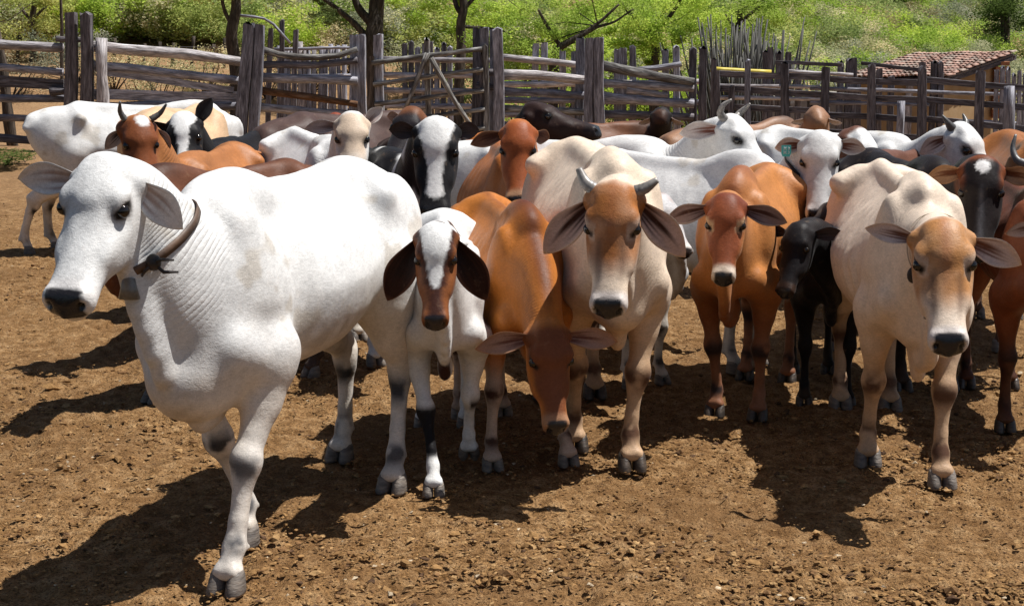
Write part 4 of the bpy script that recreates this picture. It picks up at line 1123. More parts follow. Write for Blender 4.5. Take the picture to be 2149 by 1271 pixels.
    thing(o, 'low grey plastered wall left of the tiled shed', 'wall')
simple('grey_plaster', (0.22, 0.20, 0.18), (0.36, 0.33, 0.30), 2, 0.95, 0.3, 0.01, 0.2)
make_shed()

# ---- foliage
def leafmat(name, c1, c2, c3, tr=0.42):
    m, t, b = node_mat(name); t.nodes.remove(b)
    at = N_(t, 'ShaderNodeAttribute', attribute_name='Col'); oi = N_(t, 'ShaderNodeObjectInfo')
    c = ramp(t, at.outputs['Fac'], [(0.0, c1), (0.5, c2), (1.0, c3)])
    c = mixc(t, 1.0, c, ramp(t, oi.outputs['Random'], [(0.0, (0.62, 0.66, 0.72)), (0.5, (1.0, 1.0, 0.9)), (1.0, (1.25, 1.12, 0.95))]), 'MULTIPLY')
    d = N_(t, 'ShaderNodeBsdfDiffuse'); tl = N_(t, 'ShaderNodeBsdfTranslucent'); mxn = N_(t, 'ShaderNodeMixShader'); mxn.inputs[0].default_value = tr
    t.links.new(c, d.inputs[0]); t.links.new(c, tl.inputs[0]); t.links.new(d.outputs[0], mxn.inputs[1]); t.links.new(tl.outputs[0], mxn.inputs[2])
    t.links.new(mxn.outputs[0], t.nodes['Material Output'].inputs[0])
leafmat('leaf_bright', (0.233, 0.353, 0.051), (0.411, 0.563, 0.096), (0.684, 0.797, 0.190))
leafmat('leaf_mid', (0.191, 0.268, 0.072), (0.367, 0.440, 0.148), (0.635, 0.666, 0.298))
leafmat('leaf_grey', (0.237, 0.263, 0.152), (0.426, 0.442, 0.279), (0.748, 0.691, 0.501))
leafmat('leaf_dry', (0.231, 0.185, 0.097), (0.400, 0.339, 0.193), (0.616, 0.524, 0.354), 0.2)
leafmat('leaf_dark', (0.039, 0.072, 0.016), (0.078, 0.117, 0.033), (0.130, 0.182, 0.065))

def leaf_cloud(centres, radii, count, size, rs, flat=0.75, long=1.6):
    """leaf-sized four-sided faces spread through clumps"""
    k = rs.randint(0, len(centres), count)
    d = rs.normal(size=(count, 3)); d /= np.linalg.norm(d, axis=1)[:, None]
    rad = rs.rand(count) ** 0.45
    P = centres[k] + d * (rad * radii[k])[:, None] * np.array([1, 1, flat])
    a = rs.normal(size=(count, 3)); a[:, 2] *= 0.5; a /= np.linalg.norm(a, axis=1)[:, None]
    b_ = np.cross(a, rs.normal(size=(count, 3)) + np.array([0, 0, 1.2])); b_ /= np.linalg.norm(b_, axis=1)[:, None] + 1e-9
    s_ = size * (0.6 + 0.8 * rs.rand(count))[:, None]
    V = np.stack([P - a * s_ * long * .5, P + b_ * s_ * .38, P + a * s_ * long * .5, P - b_ * s_ * .38], 1).reshape(-1, 3)
    Q = np.arange(count * 4).reshape(-1, 4)
    clump = rs.rand(len(centres))
    C = np.clip(0.55 * clump[k] + 0.45 * rs.rand(count), 0, 1)
    return V, Q, np.repeat(np.stack([C, C, C], 1), 4, 0)

def twigs(base, tips, r, rs, n=4):
    V = []; Q = []; o_ = 0
    for tip in tips:
        mid = base * 0.5 + tip * 0.5 + rs.normal(size=3) * 0.16 * np.linalg.norm(tip - base)
        v, q = tube_np(np.array([base, mid, tip]), [r, r * 0.6, r * 0.18], n); V.append(v); Q += [tuple(int(i) + o_ for i in f) for f in q]; o_ += len(v)
    return np.concatenate(V), Q

_bush = {}
def bush_mesh(kind, i):
    """returns (leaf mesh, stem mesh) data shared by alike shrubs; about 2.4 m across, 1.9 m tall"""
    key = (kind, i)
    if key in _bush: return _bush[key]
    rs = np.random.RandomState(100 + i * 17 + len(kind) * 3)
    nc = rs.randint(16, 24)
    a = rs.rand(nc) * 6.28; rr = 1.05 * np.sqrt(rs.rand(nc)); hgt = 0.35 + 1.35 * rs.rand(nc) * (1 - 0.35 * rr)
    cen = np.stack([rr * np.cos(a), rr * np.sin(a), hgt], 1); rad = 0.26 + 0.26 * rs.rand(nc)
    cnt, sz = {'bright': (5200, 0.047), 'mid': (4600, 0.052), 'grey': (3400, 0.045), 'dry': (2000, 0.048), 'dark': (2600, 0.07)}[kind]
    V, Q, C = leaf_cloud(cen, rad, cnt, sz, rs)
    o = mesh_np('crown', V, Q, M['leaf_' + kind], None, C, smooth=False); me1 = o.data; bpy.data.objects.remove(o)
    v, q = twigs(np.array([0, 0, -0.1]), cen[:14], 0.035, rs)
    o = poly_obj('stems', v, q, M['bark'], None); add_grain(o, v); me2 = o.data; bpy.data.objects.remove(o)
    _bush[key] = (me1, me2); return me1, me2

def shrub(px, py, Y, sc, kind, i, label, name='shrub', cat='shrub', group='shrubs growing behind the fences'):
    """a shrub rooted on the slope at distance Y under pixel column px"""
    x = PX(px, py, Y)[0]; rt = empty(name, (x, Y, float(gzh(x, Y)[0])))
    rt.rotation_euler = (0, 0, i * 1.3 + px * 0.01); rt.scale = (sc, sc, sc * (0.9 + 0.2 * ((i * 37) % 10) / 10))
    thing(rt, label, cat, group)
    a, b_ = bush_mesh(kind, i % 3)
    for nm, me in (('crown', a), ('stems', b_)):
        o = bpy.data.objects.new(nm, me); SC.collection.objects.link(o); o.parent = rt
    return rt

def tree(px, Y, label, trunk_px, limbs, crown, kind, leaves, lsize, name='tree', base_y=None, group='trees behind the fences'):
    """trunk_px: list of (px, py, radius m); limbs: list of such lists; crown: list of (px, py, dY, radius)"""
    x0 = PX(trunk_px[0][0], trunk_px[0][1], Y)[0]; z0 = float(gzh(x0, Y)[0])
    rt = thing(empty(name, (x0, Y, z0)), label, 'tree', group)
    def path(L, dy=0.0):
        P = [PX(a, b_, Y + (c[0] if c else 0)) for a, b_, r, *c in L]; return np.array(P), [r for _, _, r, *c in L]
    P, R = path(trunk_px); P = np.concatenate([[[P[0][0], Y, z0 - 0.2]], P]); R = [R[0] * 1.15] + R
    def tubeobj(nm, P, R):
        s_ = np.arange(len(P)); q = np.linspace(0, len(P) - 1, len(P) * 5)
        pp = np.stack([pchip(s_, P[:, i], q) for i in range(3)], 1); pp[1:, :] += 0.25 * np.interp(q, s_, R)[1:, None] * np.sin(q[1:, None] * np.array([3.1, 2.3, 1.7]) + px)
        v, f_ = tube_np(pp, np.interp(q, s_, R), 8)
        o = poly_obj(nm, v - np.array(rt.location), f_, M['bark'], rt); add_grain(o, np.stack([v[:, 2], v[:, 0], v[:, 1]], 1)); return o
    tubeobj('trunk', P, R)
    for L in limbs:
        P, R = path(L); tubeobj('limb', P, R)
    if crown:
        rs = np.random.RandomState(int(px))
        cen = []; rad = []
        for a, b_, dY, r in crown:
            c0 = PX(a, b_, Y + dY)
            for _ in range(9):
                cen.append(c0 + rs.normal(size=3) * r * np.array([0.55, 0.55, 0.36])); rad.append(r * (0.22 + 0.3 * rs.rand()))
        cen = np.array(cen); rad = np.array(rad)
        V, Q, C = leaf_cloud(cen, rad, int(leaves * 1.55), lsize * 0.8, rs, flat=0.6)
        mesh_np('crown', V - np.array(rt.location), Q, M['leaf_' + kind], rt, C, smooth=False)
        tips = cen[rs.choice(len(cen), min(len(cen), 26), replace=False)]
        base = P[-1] if limbs else path(trunk_px)[0][-1]
        v, q = twigs(path(trunk_px)[0][-1], tips[:6], 0.018, rs)
        o = poly_obj('twigs', v - np.array(rt.location), q, M['bark'], rt); add_grain(o, v)
    return rt

def make_trees():
    T = tree
    T(490, 38, 'dark crooked trunk rising behind the leaning double post', [(492, 130, 0.17), (488, 60, 0.15), (494, 0, 0.13), (480, -60, 0.11)], [[(488, 60, 0.06), (470, 20, 0.05), (462, -40, 0.04)]], [(480, -110, 0, 2.2), (430, -40, 0.5, 1.2), (540, -60, 0, 1.3)], 'mid', 5000, 0.07)
    T(780, 40, 'many-stemmed dark tree leaning open behind the gate post', [(785, 110, 0.26), (783, 60, 0.24), (790, 0, 0.17), (800, -80, 0.1)], [[(780, 58, 0.13), (755, 20, 0.11), (738, -30, 0.08)], [(770, 85, 0.10), (735, 42, 0.08), (690, 5, 0.06), (650, -20, 0.05)], [(792, 50, 0.12), (800, 10, 0.11), (806, -60, 0.08)]],
      [(700, -20, 0.3, 1.0), (800, -90, 0, 2.0), (640, -60, 0, 1.3), (880, -60, 0, 1.3), (670, 25, .8, .5)], 'mid', 6500, 0.065)
    T(965, 37, 'slim dark tree standing straight behind the gate', [(965, 130, 0.13), (968, 70, 0.12), (972, 20, 0.11), (965, -40, 0.08)], [[(970, 30, 0.07), (955, 5, 0.06), (945, -40, 0.04)], [(972, 22, 0.06), (1000, -10, 0.05), (1040, -50, 0.03)], [(968, 55, 0.05), (1030, 60, 0.035, 0.6), (1075, 72, 0.02, 0.8)]],
      [(960, -90, 0, 1.6), (1060, 20, 1.0, 0.9), (910, 10, .6, 0.8)], 'bright', 6000, 0.055)
    T(1180, 36, 'bent grey-limbed feathery tree left of the tall middle posts', [(1160, 150, 0.12), (1170, 110, 0.10), (1215, 75, 0.075), (1255, 55, 0.05)], [[(1215, 75, 0.05), (1260, 45, 0.04), (1300, 10, 0.025)], [(1250, 57, 0.04), (1285, 48, 0.03), (1330, 20, 0.02)], [(1180, 100, 0.06), (1150, 60, 0.05), (1130, 20, 0.03)]],
      [(1110, 40, 0, 1.1), (1190, 30, 0.5, 1.2), (1130, 90, -0.3, 0.8), (1270, 0, 0, 1.2), (1200, 95, 0.6, 0.8), (1060, 95, 0.4, 0.7)], 'bright', 12000, 0.05)
    T(1370, 37, 'bright feathery tree spreading over the posts right of centre', [(1372, 200, 0.13), (1375, 120, 0.11), (1365, 60, 0.09)], [[(1370, 90, 0.06), (1330, 40, 0.05), (1300, 0, 0.03)], [(1368, 70, 0.06), (1410, 30, 0.05), (1440, -20, 0.03)]],
      [(1330, 30, 0, 1.3), (1400, 40, 0.4, 1.2), (1360, 95, -0.2, 0.9), (1460, 10, 0, 1.2), (1310, 80, 0.5, 0.8), (1420, 95, 0.2, 0.6)], 'bright', 13000, 0.05)
    T(1540, 44, 'bright leafy tree behind the cactus thicket', [(1550, 150, 0.13), (1545, 80, 0.11), (1555, 20, 0.08)], [[(1548, 70, 0.06), (1520, 30, 0.04)], [(1550, 50, 0.06), (1600, 10, 0.04)]],
      [(1540, 15, 0, 1.7), (1600, 40, 0.5, 1.3), (1480, 30, 0.5, 1.2), (1650, 10, 0, 1.2)], 'bright', 10000, 0.06)
    T(60, 44, 'pale green tree at the far left corner', [(70, 120, 0.12), (68, 60, 0.10), (75, 0, 0.08)], [[(70, 50, 0.05), (40, 10, 0.04)], [(70, 40, 0.05), (110, 0, 0.03)]], [(60, 0, 0, 1.7), (10, 30, .5, 1.3), (110, 25, 0, 1.0)], 'mid', 8000, 0.06)
    T(130, 40, 'thin bare grey stem beside the double post', [(128, 110, 0.05), (130, 40, 0.045), (126, -40, 0.035)], [], [], 'mid', 10, 0.05)
    T(2105, 80, 'dark round tree at the top right of the hillside', [(2110, 50, 0.25), (2108, 10, 0.2)], [], [(2100, 5, 0, 2.6), (2140, 20, 0, 2.2)], 'dark', 6000, 0.11)
    T(1880, 95, 'dark bushy tree near the top edge of the hillside', [(1882, 30, 0.25), (1880, 5, 0.2)], [], [(1870, 0, 0, 2.6), (1900, 10, 0, 2.0)], 'dark', 5000, 0.12)
make_trees()

def make_shrubs():
    wh = ['above the left end of the log fence', 'behind the double post at far left', 'above the short log post', 'over the middle of the long log rail', 'left of the leaning double post', 'right of the leaning double post',
          'above the palisade stakes', 'behind the gate hinge post', 'above the gate', 'behind the gate latch posts', 'left of the bent feathery tree', 'behind the tall middle posts', 'below the spreading bright tree', 'left of the cactus thicket', 'right of the cactus thicket', 'left of the tiled shed', 'behind the shed ridge', 'right of the shed roof']
    spec = [(20, 40, 'dry', 0.9), (150, 42, 'grey', 1.0), (235, 41, 'dry', 0.85), (330, 40, 'grey', 0.95), (430, 41, 'grey', 0.95), (560, 41, 'dry', 0.9), (650, 42, 'grey', 1.0), (735, 44, 'dry', 0.9), (880, 42, 'grey', 1.0), (1010, 42, 'mid', 1.0), (1085, 40, 'bright', 1.0), (1240, 41, 'bright', 1.1), (1350, 41, 'bright', 1.1), (1450, 41, 'bright', 1.2), (1690, 44, 'grey', 0.9), (1790, 44, 'grey', 0.9), (1950, 48, 'mid', 1.0), (2140, 44, 'grey', 1.0)]
    adj = {'dry': 'dry straw-coloured shrub', 'grey': 'grey-green twiggy shrub', 'mid': 'mid-green shrub', 'bright': 'bright green leafy shrub'}
    for i, ((px, Y, k, sc), w_) in enumerate(zip(spec, wh)): shrub(px, 120, Y, sc, k, i, adj[k] + ' ' + w_)
    o = shrub(25, 350, 17.0, 0.42, 'dark', 1, 'low dark green weed patch on the dirt beside the far white cow', 'weed_patch', 'weeds', None)
    if 'group' in o: del o['group']
    o.scale = (0.85, 0.5, 0.16); o.location = (*GP(15, 345)[:2], 0.0)
make_shrubs()

# ---- columnar cactus thicket
m, t, b = node_mat('cactus'); co = objco(t)
t.links.new(ramp(t, noise(t, co, 2.5, 3), [(0.3, (0.05, 0.048, 0.042)), (0.7, (0.15, 0.145, 0.13))]), b.inputs['Base Color']); b.inputs['Roughness'].default_value = 0.8
def cactus(px, Y, n, spread, h0, h1, seed, label):
    rs = random.Random(seed); x0 = PX(px, 130, Y)[0]; z0 = float(gzh(x0, Y)[0])
    rt = thing(empty('columnar_cactus', (x0, Y, z0)), label, 'cactus', 'columnar cactuses behind the board fence')
    V = []; Q = []; off = 0
    for i in range(n):
        bx = rs.gauss(0, spread); by = rs.gauss(0, 0.8); h_ = rs.uniform(h0, h1); ln = bx * 0.35 + rs.gauss(0, 0.14)
        P = np.array([(bx * 0.6, by, -0.1), (bx * 0.85 + ln * 0.1, by, h_ * 0.35), (bx + ln * 0.5, by, h_ * 0.7), (bx + ln, by, h_)])
        r = rs.uniform(0.018, 0.032)
        v, q = tube_np(np.array([P[0], P[1], P[2], P[3]]), [r, r, r * 0.95, r * 0.6], 7); V.append(v); Q += [tuple(int(k) + off for k in f) for f in q]; off += len(v)
    poly_obj('stems', np.concatenate(V), Q, M['cactus'], rt)
cactus(1530, 36.5, 120, 0.50, 1.9, 3.3, 1, 'dense thicket of upright dark cactus stems, the tallest')
cactus(1592, 37, 110, 0.42, 1.7, 3.0, 2, 'dense cactus thicket just left of the clustered rear posts')
cactus(1820, 46, 22, 0.9, 1.2, 2.2, 3, 'sparse row of cactus stems above the shed roof')
cactus(1720, 45, 16, 0.8, 1.0, 1.9, 4, 'scattered thin cactus stems left of the shed roof')

# ---- scrub on the hillside: one mass
def make_scrub():
    rs = np.random.RandomState(4); N = 3300
    y = 46 * (190 / 46.0) ** rs.rand(N); x = (rs.rand(N) * 2 - 1) * (0.46 * y + 5)
    r = y - (34 + 1.0 * np.maximum(0, x + 3)); k = (r > 3); x, y = x[k], y[k]
    z = gzh(x, y) - 0.1; n = len(x)
    sc = (0.75 + 0.7 * rs.rand(n)) * (1 + 0.006 * (y - 46))
    me = bpy.data.meshes.new('hillside_scrub'); me.vertices.add(n); me.vertices.foreach_set('co', np.stack([x, y, z], 1).astype(f32).ravel())
    a = me.attributes.new('sc', 'FLOAT', 'POINT'); a.data.foreach_set('value', sc.astype(f32)); me.update()
    o = bpy.data.objects.new('hillside_scrub', me); SC.collection.objects.link(o); o['kind'] = 'stuff'; o['label'] = 'mass of green and grey scrub covering the hillside'
    colc = bpy.data.collections.new('scrub_kinds')
    for kind, reps in (('mid', 2), ('grey', 3), ('bright', 2), ('dry', 1)):
        for i in range(reps):
            me1, me2 = bush_mesh(kind, i); b_ = bpy.data.objects.new('scrub_leaf', me1); colc.objects.link(b_)
    g = bpy.data.node_groups.new('scatter', 'GeometryNodeTree')
    g.interface.new_socket('Geometry', in_out='INPUT', socket_type='NodeSocketGeometry'); g.interface.new_socket('Geometry', in_out='OUTPUT', socket_type='NodeSocketGeometry')
    gi = g.nodes.new('NodeGroupInput'); go = g.nodes.new('NodeGroupOutput'); ip = g.nodes.new('GeometryNodeInstanceOnPoints'); ci = g.nodes.new('GeometryNodeCollectionInfo')
    ci.inputs['Collection'].default_value = colc; ci.inputs['Separate Children'].default_value = True; ci.inputs['Reset Children'].default_value = True
    ip.inputs['Pick Instance'].default_value = True
    rv = g.nodes.new('FunctionNodeRandomValue'); rv.data_type = 'FLOAT_VECTOR'; rv.inputs[0].default_value = (0, 0, 0); rv.inputs[1].default_value = (0.15, 0.15, 6.28)
    na = g.nodes.new('GeometryNodeInputNamedAttribute'); na.inputs['Name'].default_value = 'sc'
    L = g.links.new
    L(gi.outputs[0], ip.inputs['Points']); L(ci.outputs[0], ip.inputs['Instance']); L(rv.outputs[0], ip.inputs['Rotation']); L(na.outputs[0], ip.inputs['Scale']); L(ip.outputs[0], go.inputs[0])
    md = o.modifiers.new('scatter', 'NODES'); md.node_group = g
make_scrub()
# ---- coats: hide colour over the animal's own anatomy
def mx(c, k, m): return c * (1 - m[:, None]) + np.array(k, float) * m[:, None]
WHITE = (0.675, 0.665, 0.645); CREAM = (0.69, 0.555, 0.425); TAN = (0.40, 0.20, 0.085); ORANGE = (0.37, 0.135, 0.036)
RED = (0.24, 0.065, 0.022); DKRED = (0.085, 0.028, 0.016); BLACK = (0.011, 0.010, 0.011); DKBROWN = (0.035, 0.02, 0.015); GREY = (0.30, 0.29, 0.28)

def base_coat(G, top, low=None, leg=None, face=None, poll=None, knee=None, muz=None, eye=None, seed=0, mott=0.12):
    c = np.ones((G['n'], 3)) * np.array(top)
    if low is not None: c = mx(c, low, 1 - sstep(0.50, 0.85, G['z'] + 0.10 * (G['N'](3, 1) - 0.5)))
    nz = G['N'](5, 2)
    if leg is not None: c = mx(c, leg, (G['ls'] > 0) * (1 - sstep(0.42, 0.60, G['lh'] + 0.1 * (nz - 0.5))))
    if face is not None: c = mx(c, face, G['hm'] * sstep(-0.03, 0.03, G['d']) * sstep(-0.065, -0.01, G['u'] + 0.05 * (nz - 0.5)))
    if poll is not None: c = mx(c, poll, G['hm'] * (1 - sstep(0.05, 0.16, G['d'] + 0.3 * (nz - 0.5))))
    if muz is not None:
        c = mx(c, muz, G['hm'] * sstep(0.415, 0.455, G['d'] + 0.03 * (nz - 0.5) + 0.15 * np.maximum(0, -G['u'] - 0.06)))
    if eye is not None:
        ed = np.sqrt(((G['d'] - EYE_D + 0.004) / 0.055) ** 2 + ((G['u'] - EYE_U) / 0.042) ** 2)
        c = mx(c, eye, G['hm'] * (1 - sstep(0.75, 1.15, ed)) * (np.abs(G['hy']) > 0.06))
    if knee is not None:
        L = G['lh'] + 0.05 * (nz - 0.5)
        kn = (G['ls'] > 0) * (1.1 * np.exp(-((L - 0.38) / 0.055) ** 2) + 1.2 * np.exp(-((L - 0.150) / 0.040) ** 2)) * sstep(0.36, 0.60, G['N'](14, 4) + 0.06) * (0.10 + 0.90 * sstep(-0.008, 0.022, G['lf'] + 0.03 * (G['N'](22, 5) - 0.5)))
        c = mx(c, knee, np.clip(kn, 0, 1))
    c = c * (1 + mott * 2 * (G['N'](4, 6) - 0.5))[:, None]
    # dust on the lower legs
    c = mx(c, (0.16, 0.095, 0.05), 0.25 * (G['ls'] > 0) * (1 - sstep(0.05, 0.30, G['lh'])) * sstep(0.4, 0.7, G['N'](12, 8)))
    return c

def ear_default(uv, P):
    t, a, s = uv.T
    oc = np.array(P.get('earc', (0.5, 0.45, 0.40))); ic = np.array(P.get('earin', (0.10, 0.045, 0.03))); rim = np.array(P.get('earrim', oc))
    c = np.ones((len(t), 3)) * oc
    inn = (s < 0.5)
    c = np.where(inn[:, None], ic[None] * 1.0, c)
    pale = np.array(P.get('earpale', (0.34, 0.26, 0.24)))
    rsn = np.random.RandomState(int(P.get('seed', 0)) + 3); ph = rsn.rand(40)
    fib = np.interp(np.clip((a + 1) * 0.5, 0, 1) * 39, np.arange(40), ph)            # tufts of hair run along the ear
    streak = sstep(0.30, 0.62, 0.75 * t + 0.42 * np.abs(a) + 0.50 * (fib - 0.5)) * 0.95
    streak = np.maximum(streak, 0.75 * sstep(0.5, 0.9, fib) * (1 - sstep(0.15, 0.45, t)))
    c = np.where(inn[:, None], ic[None] * (1 - streak[:, None]) + pale * streak[:, None], c * (0.8 + 0.4 * fib[:, None]))
    m = inn * sstep(0.75, 0.97, np.abs(a)) + inn * sstep(0.9, 1.0, t)
    m = np.clip(m, 0, 1)
    return c * (1 - m[:, None]) + rim * m[:, None]

def coat_white(seed=0, grey=0.25, knee=(0.05, 0.048, 0.05), poll=None, face=None, top=WHITE, low=(0.72, 0.64, 0.55)):
    def f(G):
        c = base_coat(G, top, low=low, leg=(0.66, 0.60, 0.53), knee=knee, muz=(0.70, 0.67, 0.64), eye=(0.50, 0.48, 0.46), mott=0.05)
        c = mx(c, (0.40, 0.395, 0.40), grey * sstep(0.42, 0.72, G['N'](2.6, 3)))
        c = mx(c, (0.55, 0.45, 0.34), 0.55 * sstep(0.45, 0.75, G['N'](4.5, 13)) * (1 - sstep(0.6, 1.0, G['z'])) * (G['ls'] == 0))
        c = mx(c, (0.40, 0.33, 0.24), 0.45 * sstep(0.62, 0.70, G['N'](7, 17)) * (1 - G['hm']))
        c = mx(c, (0.28, 0.27, 0.27), 0.5 * grey * G['hm'] * sstep(0.5, 0.7, G['N'](14, 5)))
        if poll is not None: c = mx(c, poll, 0.85 * G['hm'] * (1 - sstep(0.02, 0.11, G['d'] + 0.3 * (G['N'](9, 4) - 0.5))))
        if face is not None: c = mx(c, face, 0.8 * G['hm'] * sstep(-0.02, 0.03, G['d']) * (1 - sstep(0.25, 0.42, G['d'])) * sstep(-0.06, 0.0, G['u']))
        return c
    return f

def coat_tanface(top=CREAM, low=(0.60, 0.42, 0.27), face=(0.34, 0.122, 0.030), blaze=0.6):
    def f(G):
        c = base_coat(G, top, low=low, leg=(0.50, 0.33, 0.20), knee=(0.10, 0.05, 0.03), mott=0.07)
        m = G['hm'] * sstep(-0.04, 0.01, G['d']) * (1 - sstep(0.30, 0.43, G['d'] + 0.5 * np.abs(G['hy']))) * (0.35 + 0.65 * sstep(-0.10, -0.04, G['u']))
        c = mx(c, face, np.clip(m * (0.95 + 0.5 * (G['N'](14, 9) - 0.5)), 0, 1))
        c = mx(c, (0.30, 0.105, 0.035), G['hm'] * np.exp(-(G['hy'] / 0.022) ** 2) * (1 - sstep(0.25, 0.42, G['d'])) * sstep(0, .05, G['u']) * blaze)
        side = G['hm'] * sstep(0.20, 0.25, G['d']) * (1 - sstep(0.36, 0.44, G['d'])) * np.exp(-((np.abs(G['hy']) - 0.05) / 0.018) ** 2) * sstep(-0.03, 0.0, G['u'])
        c = mx(c, (0.10, 0.05, 0.03), 0.6 * side)
        c = mx(c, (0.62, 0.55, 0.50), G['hm'] * sstep(0.425, 0.46, G['d'] - 0.12 * np.maximum(0, G['u'] + 0.03)))
        ed = np.sqrt(((G['d'] - EYE_D + 0.002) / 0.062) ** 2 + ((G['u'] - EYE_U) / 0.045) ** 2)
        c = mx(c, (0.52, 0.42, 0.34), 0.6 * G['hm'] * (1 - sstep(0.7, 1.1, ed)) * (np.abs(G['hy']) > 0.065))
        return c
    return f

def coat_brown(top=ORANGE, low=None, leg=(0.42, 0.26, 0.17), knee=(0.06, 0.03, 0.02), hump=None, face=None, muz=(0.45, 0.27, 0.16), poll=None, eye=None, dark=None):
    def f(G):
        c = base_coat(G, top, low=low, leg=leg, knee=knee, muz=muz, face=face, poll=poll, eye=eye, mott=0.14)
        if hump is not None:
            c = mx(c, hump, np.exp(-((G['x'] - 0.06) / 0.13) ** 2) * sstep(1.22, 1.30, G['z'] + 0.06 * (G['N'](8, 3) - 0.5)) * np.exp(-(G['y'] / 0.10) ** 2))
            c = mx(c, hump, 0.85 * np.exp(-((G['nl'] + 0.02 * (G['N'](8, 5) - 0.5)) / (0.018 + 0.05 * (1 - np.clip(G['nt'], 0, 1)))) ** 2) * sstep(0.45, 0.8, G['nu']) * sstep(0.05, 0.2, G['x']) * (1 - G['hm']) * (1 - sstep(0.45, 0.95, G['nt'])))
            c = mx(c, hump, 0.5 * np.exp(-(G['y'] / 0.025) ** 2) * sstep(0.9, 1.2, G['z']) * (1 - G['hm']))
        if dark is not None: c = mx(c, dark, sstep(0.45, 0.62, G['N'](2.2, 3)) * (1 - G['hm']))
        return c
    return f

def coat_pied(dark=BLACK, light=WHITE, thr=0.52, sc=2.6, faceblaze=None, legs=None, seed=0, facecol=None, muz=None, facedark=None):
    """patches of dark on light, with a blazed face: faceblaze(d) gives the half width of the white stripe"""
    def f(G):
        c = base_coat(G, light, knee=None, mott=0.06)
        c = mx(c, dark, sstep(thr - 0.02, thr + 0.02, G['N'](sc, 21 + seed, 3)))
        if legs is not None: c = mx(c, light, (G['ls'] > 0) * 1.0); c = legs(G, c)
        fc = dark if facecol is None else facecol
        if faceblaze is not None:
            e_ = 0.012 * (G['N'](45, 4) - 0.5) * 2
            w = np.interp(G['d'], *faceblaze)
            m = 1 - sstep(w - 0.006, w + 0.006, np.abs(G['hy']) + e_)
            m = m * sstep(-0.04, -0.01, G['u'])
            c = mx(c, fc, G['hm'])
            if facedark is not None: c = mx(c, facedark, G['hm'] * (1 - sstep(0.012, 0.045, np.abs(G['hy']) - np.maximum(w, 0.012) + 2 * e_)) * sstep(-0.06, -0.02, G['u']))
            c = mx(c, light, G['hm'] * m)
        if muz is not None: c = mx(c, muz, G['hm'] * sstep(0.43, 0.46, G['d'] + 0.02 * G['N'](20, 3)))
        return c
    return f
# ----------------------------------------------------------------------------
# the herd
# ----------------------------------------------------------------------------
def cow(label, poll, root, phi, head, coat, S=1.0, name='cow', feet=None, group='cattle crowded in the corral', **kw):
    hs = kw.pop('hs', 0.86)                                     # head size, adult = 0.86 to 0.9
    kw['HS'] = hs / S / (1 - 0.02 * kw.get('calf', 0))
    P = dict(S=S, phi=phi, head=head, coat=coat, **kw)
    p = PX(*poll); HSc = hs
    a = math.radians(head[1])
    P['poll'] = p - np.array([0, 0, 0.045 * HSc])
    if feet:
        ph = math.radians(phi); f_ = np.array([math.sin(ph), -math.cos(ph)]); l_ = np.array([math.cos(ph), math.sin(ph)])
        bl = kw.get('len', 1.0) * (1 - 0.16 * kw.get('calf', 0))
        dflt = dict(fl=(0.07, 0.138), fr=(0.07, -0.138), hl=(-1.13 * bl, 0.128), hr=(-1.13 * bl, -0.128))
        P.setdefault('legs', {})
        for k, v in feet.items():
            q = GP(v[0], v[1])[:2] - np.array(root); lc = np.array([q @ f_, q @ l_]) / S
            P['legs'][k] = (float(np.clip(lc[0] - dflt[k][0], -.35, .35)), float(np.clip(lc[1] - dflt[k][1], -.12, .12)), v[2] if len(v) > 2 else 0.0)
    return make_cow(name, label, P, root, group)

PALE = (0.66, 0.60, 0.55)
def horn(r, *pts, **kw): return dict(r=r, pts=pts, **kw)
herd = {}
# -- white cow at the front
herd['A'] = cow('big white cow striding at the front left, wearing a leather collar', (228, 322, 4.12), (-0.92, 4.62), -18, (-12, 47, 3), coat_white(grey=0.30),
    S=0.97, h=0.0105, brisket=1.0, mw=1.06, hw=1.05, deep=0.89, hs=0.88, len=0.96, seed=1, feet=dict(fl=(480, 1240), fr=(512, 1140), hl=(825, 1030), hr=(715, 965)), wrinkle=0.28, dew=0.9, hump=0.62, fat=0.9,
    ear=dict(L=0.25, W=0.135, droop=0.05, back=0.0), ears=dict(l=dict(droop=0.70, out=0.75, L=0.215, W=0.14, turn=0.3)), earc=(0.72, 0.70, 0.67), earin=(0.40, 0.28, 0.23), earrim=(0.72, 0.70, 0.68), earpale=(0.70, 0.64, 0.61))
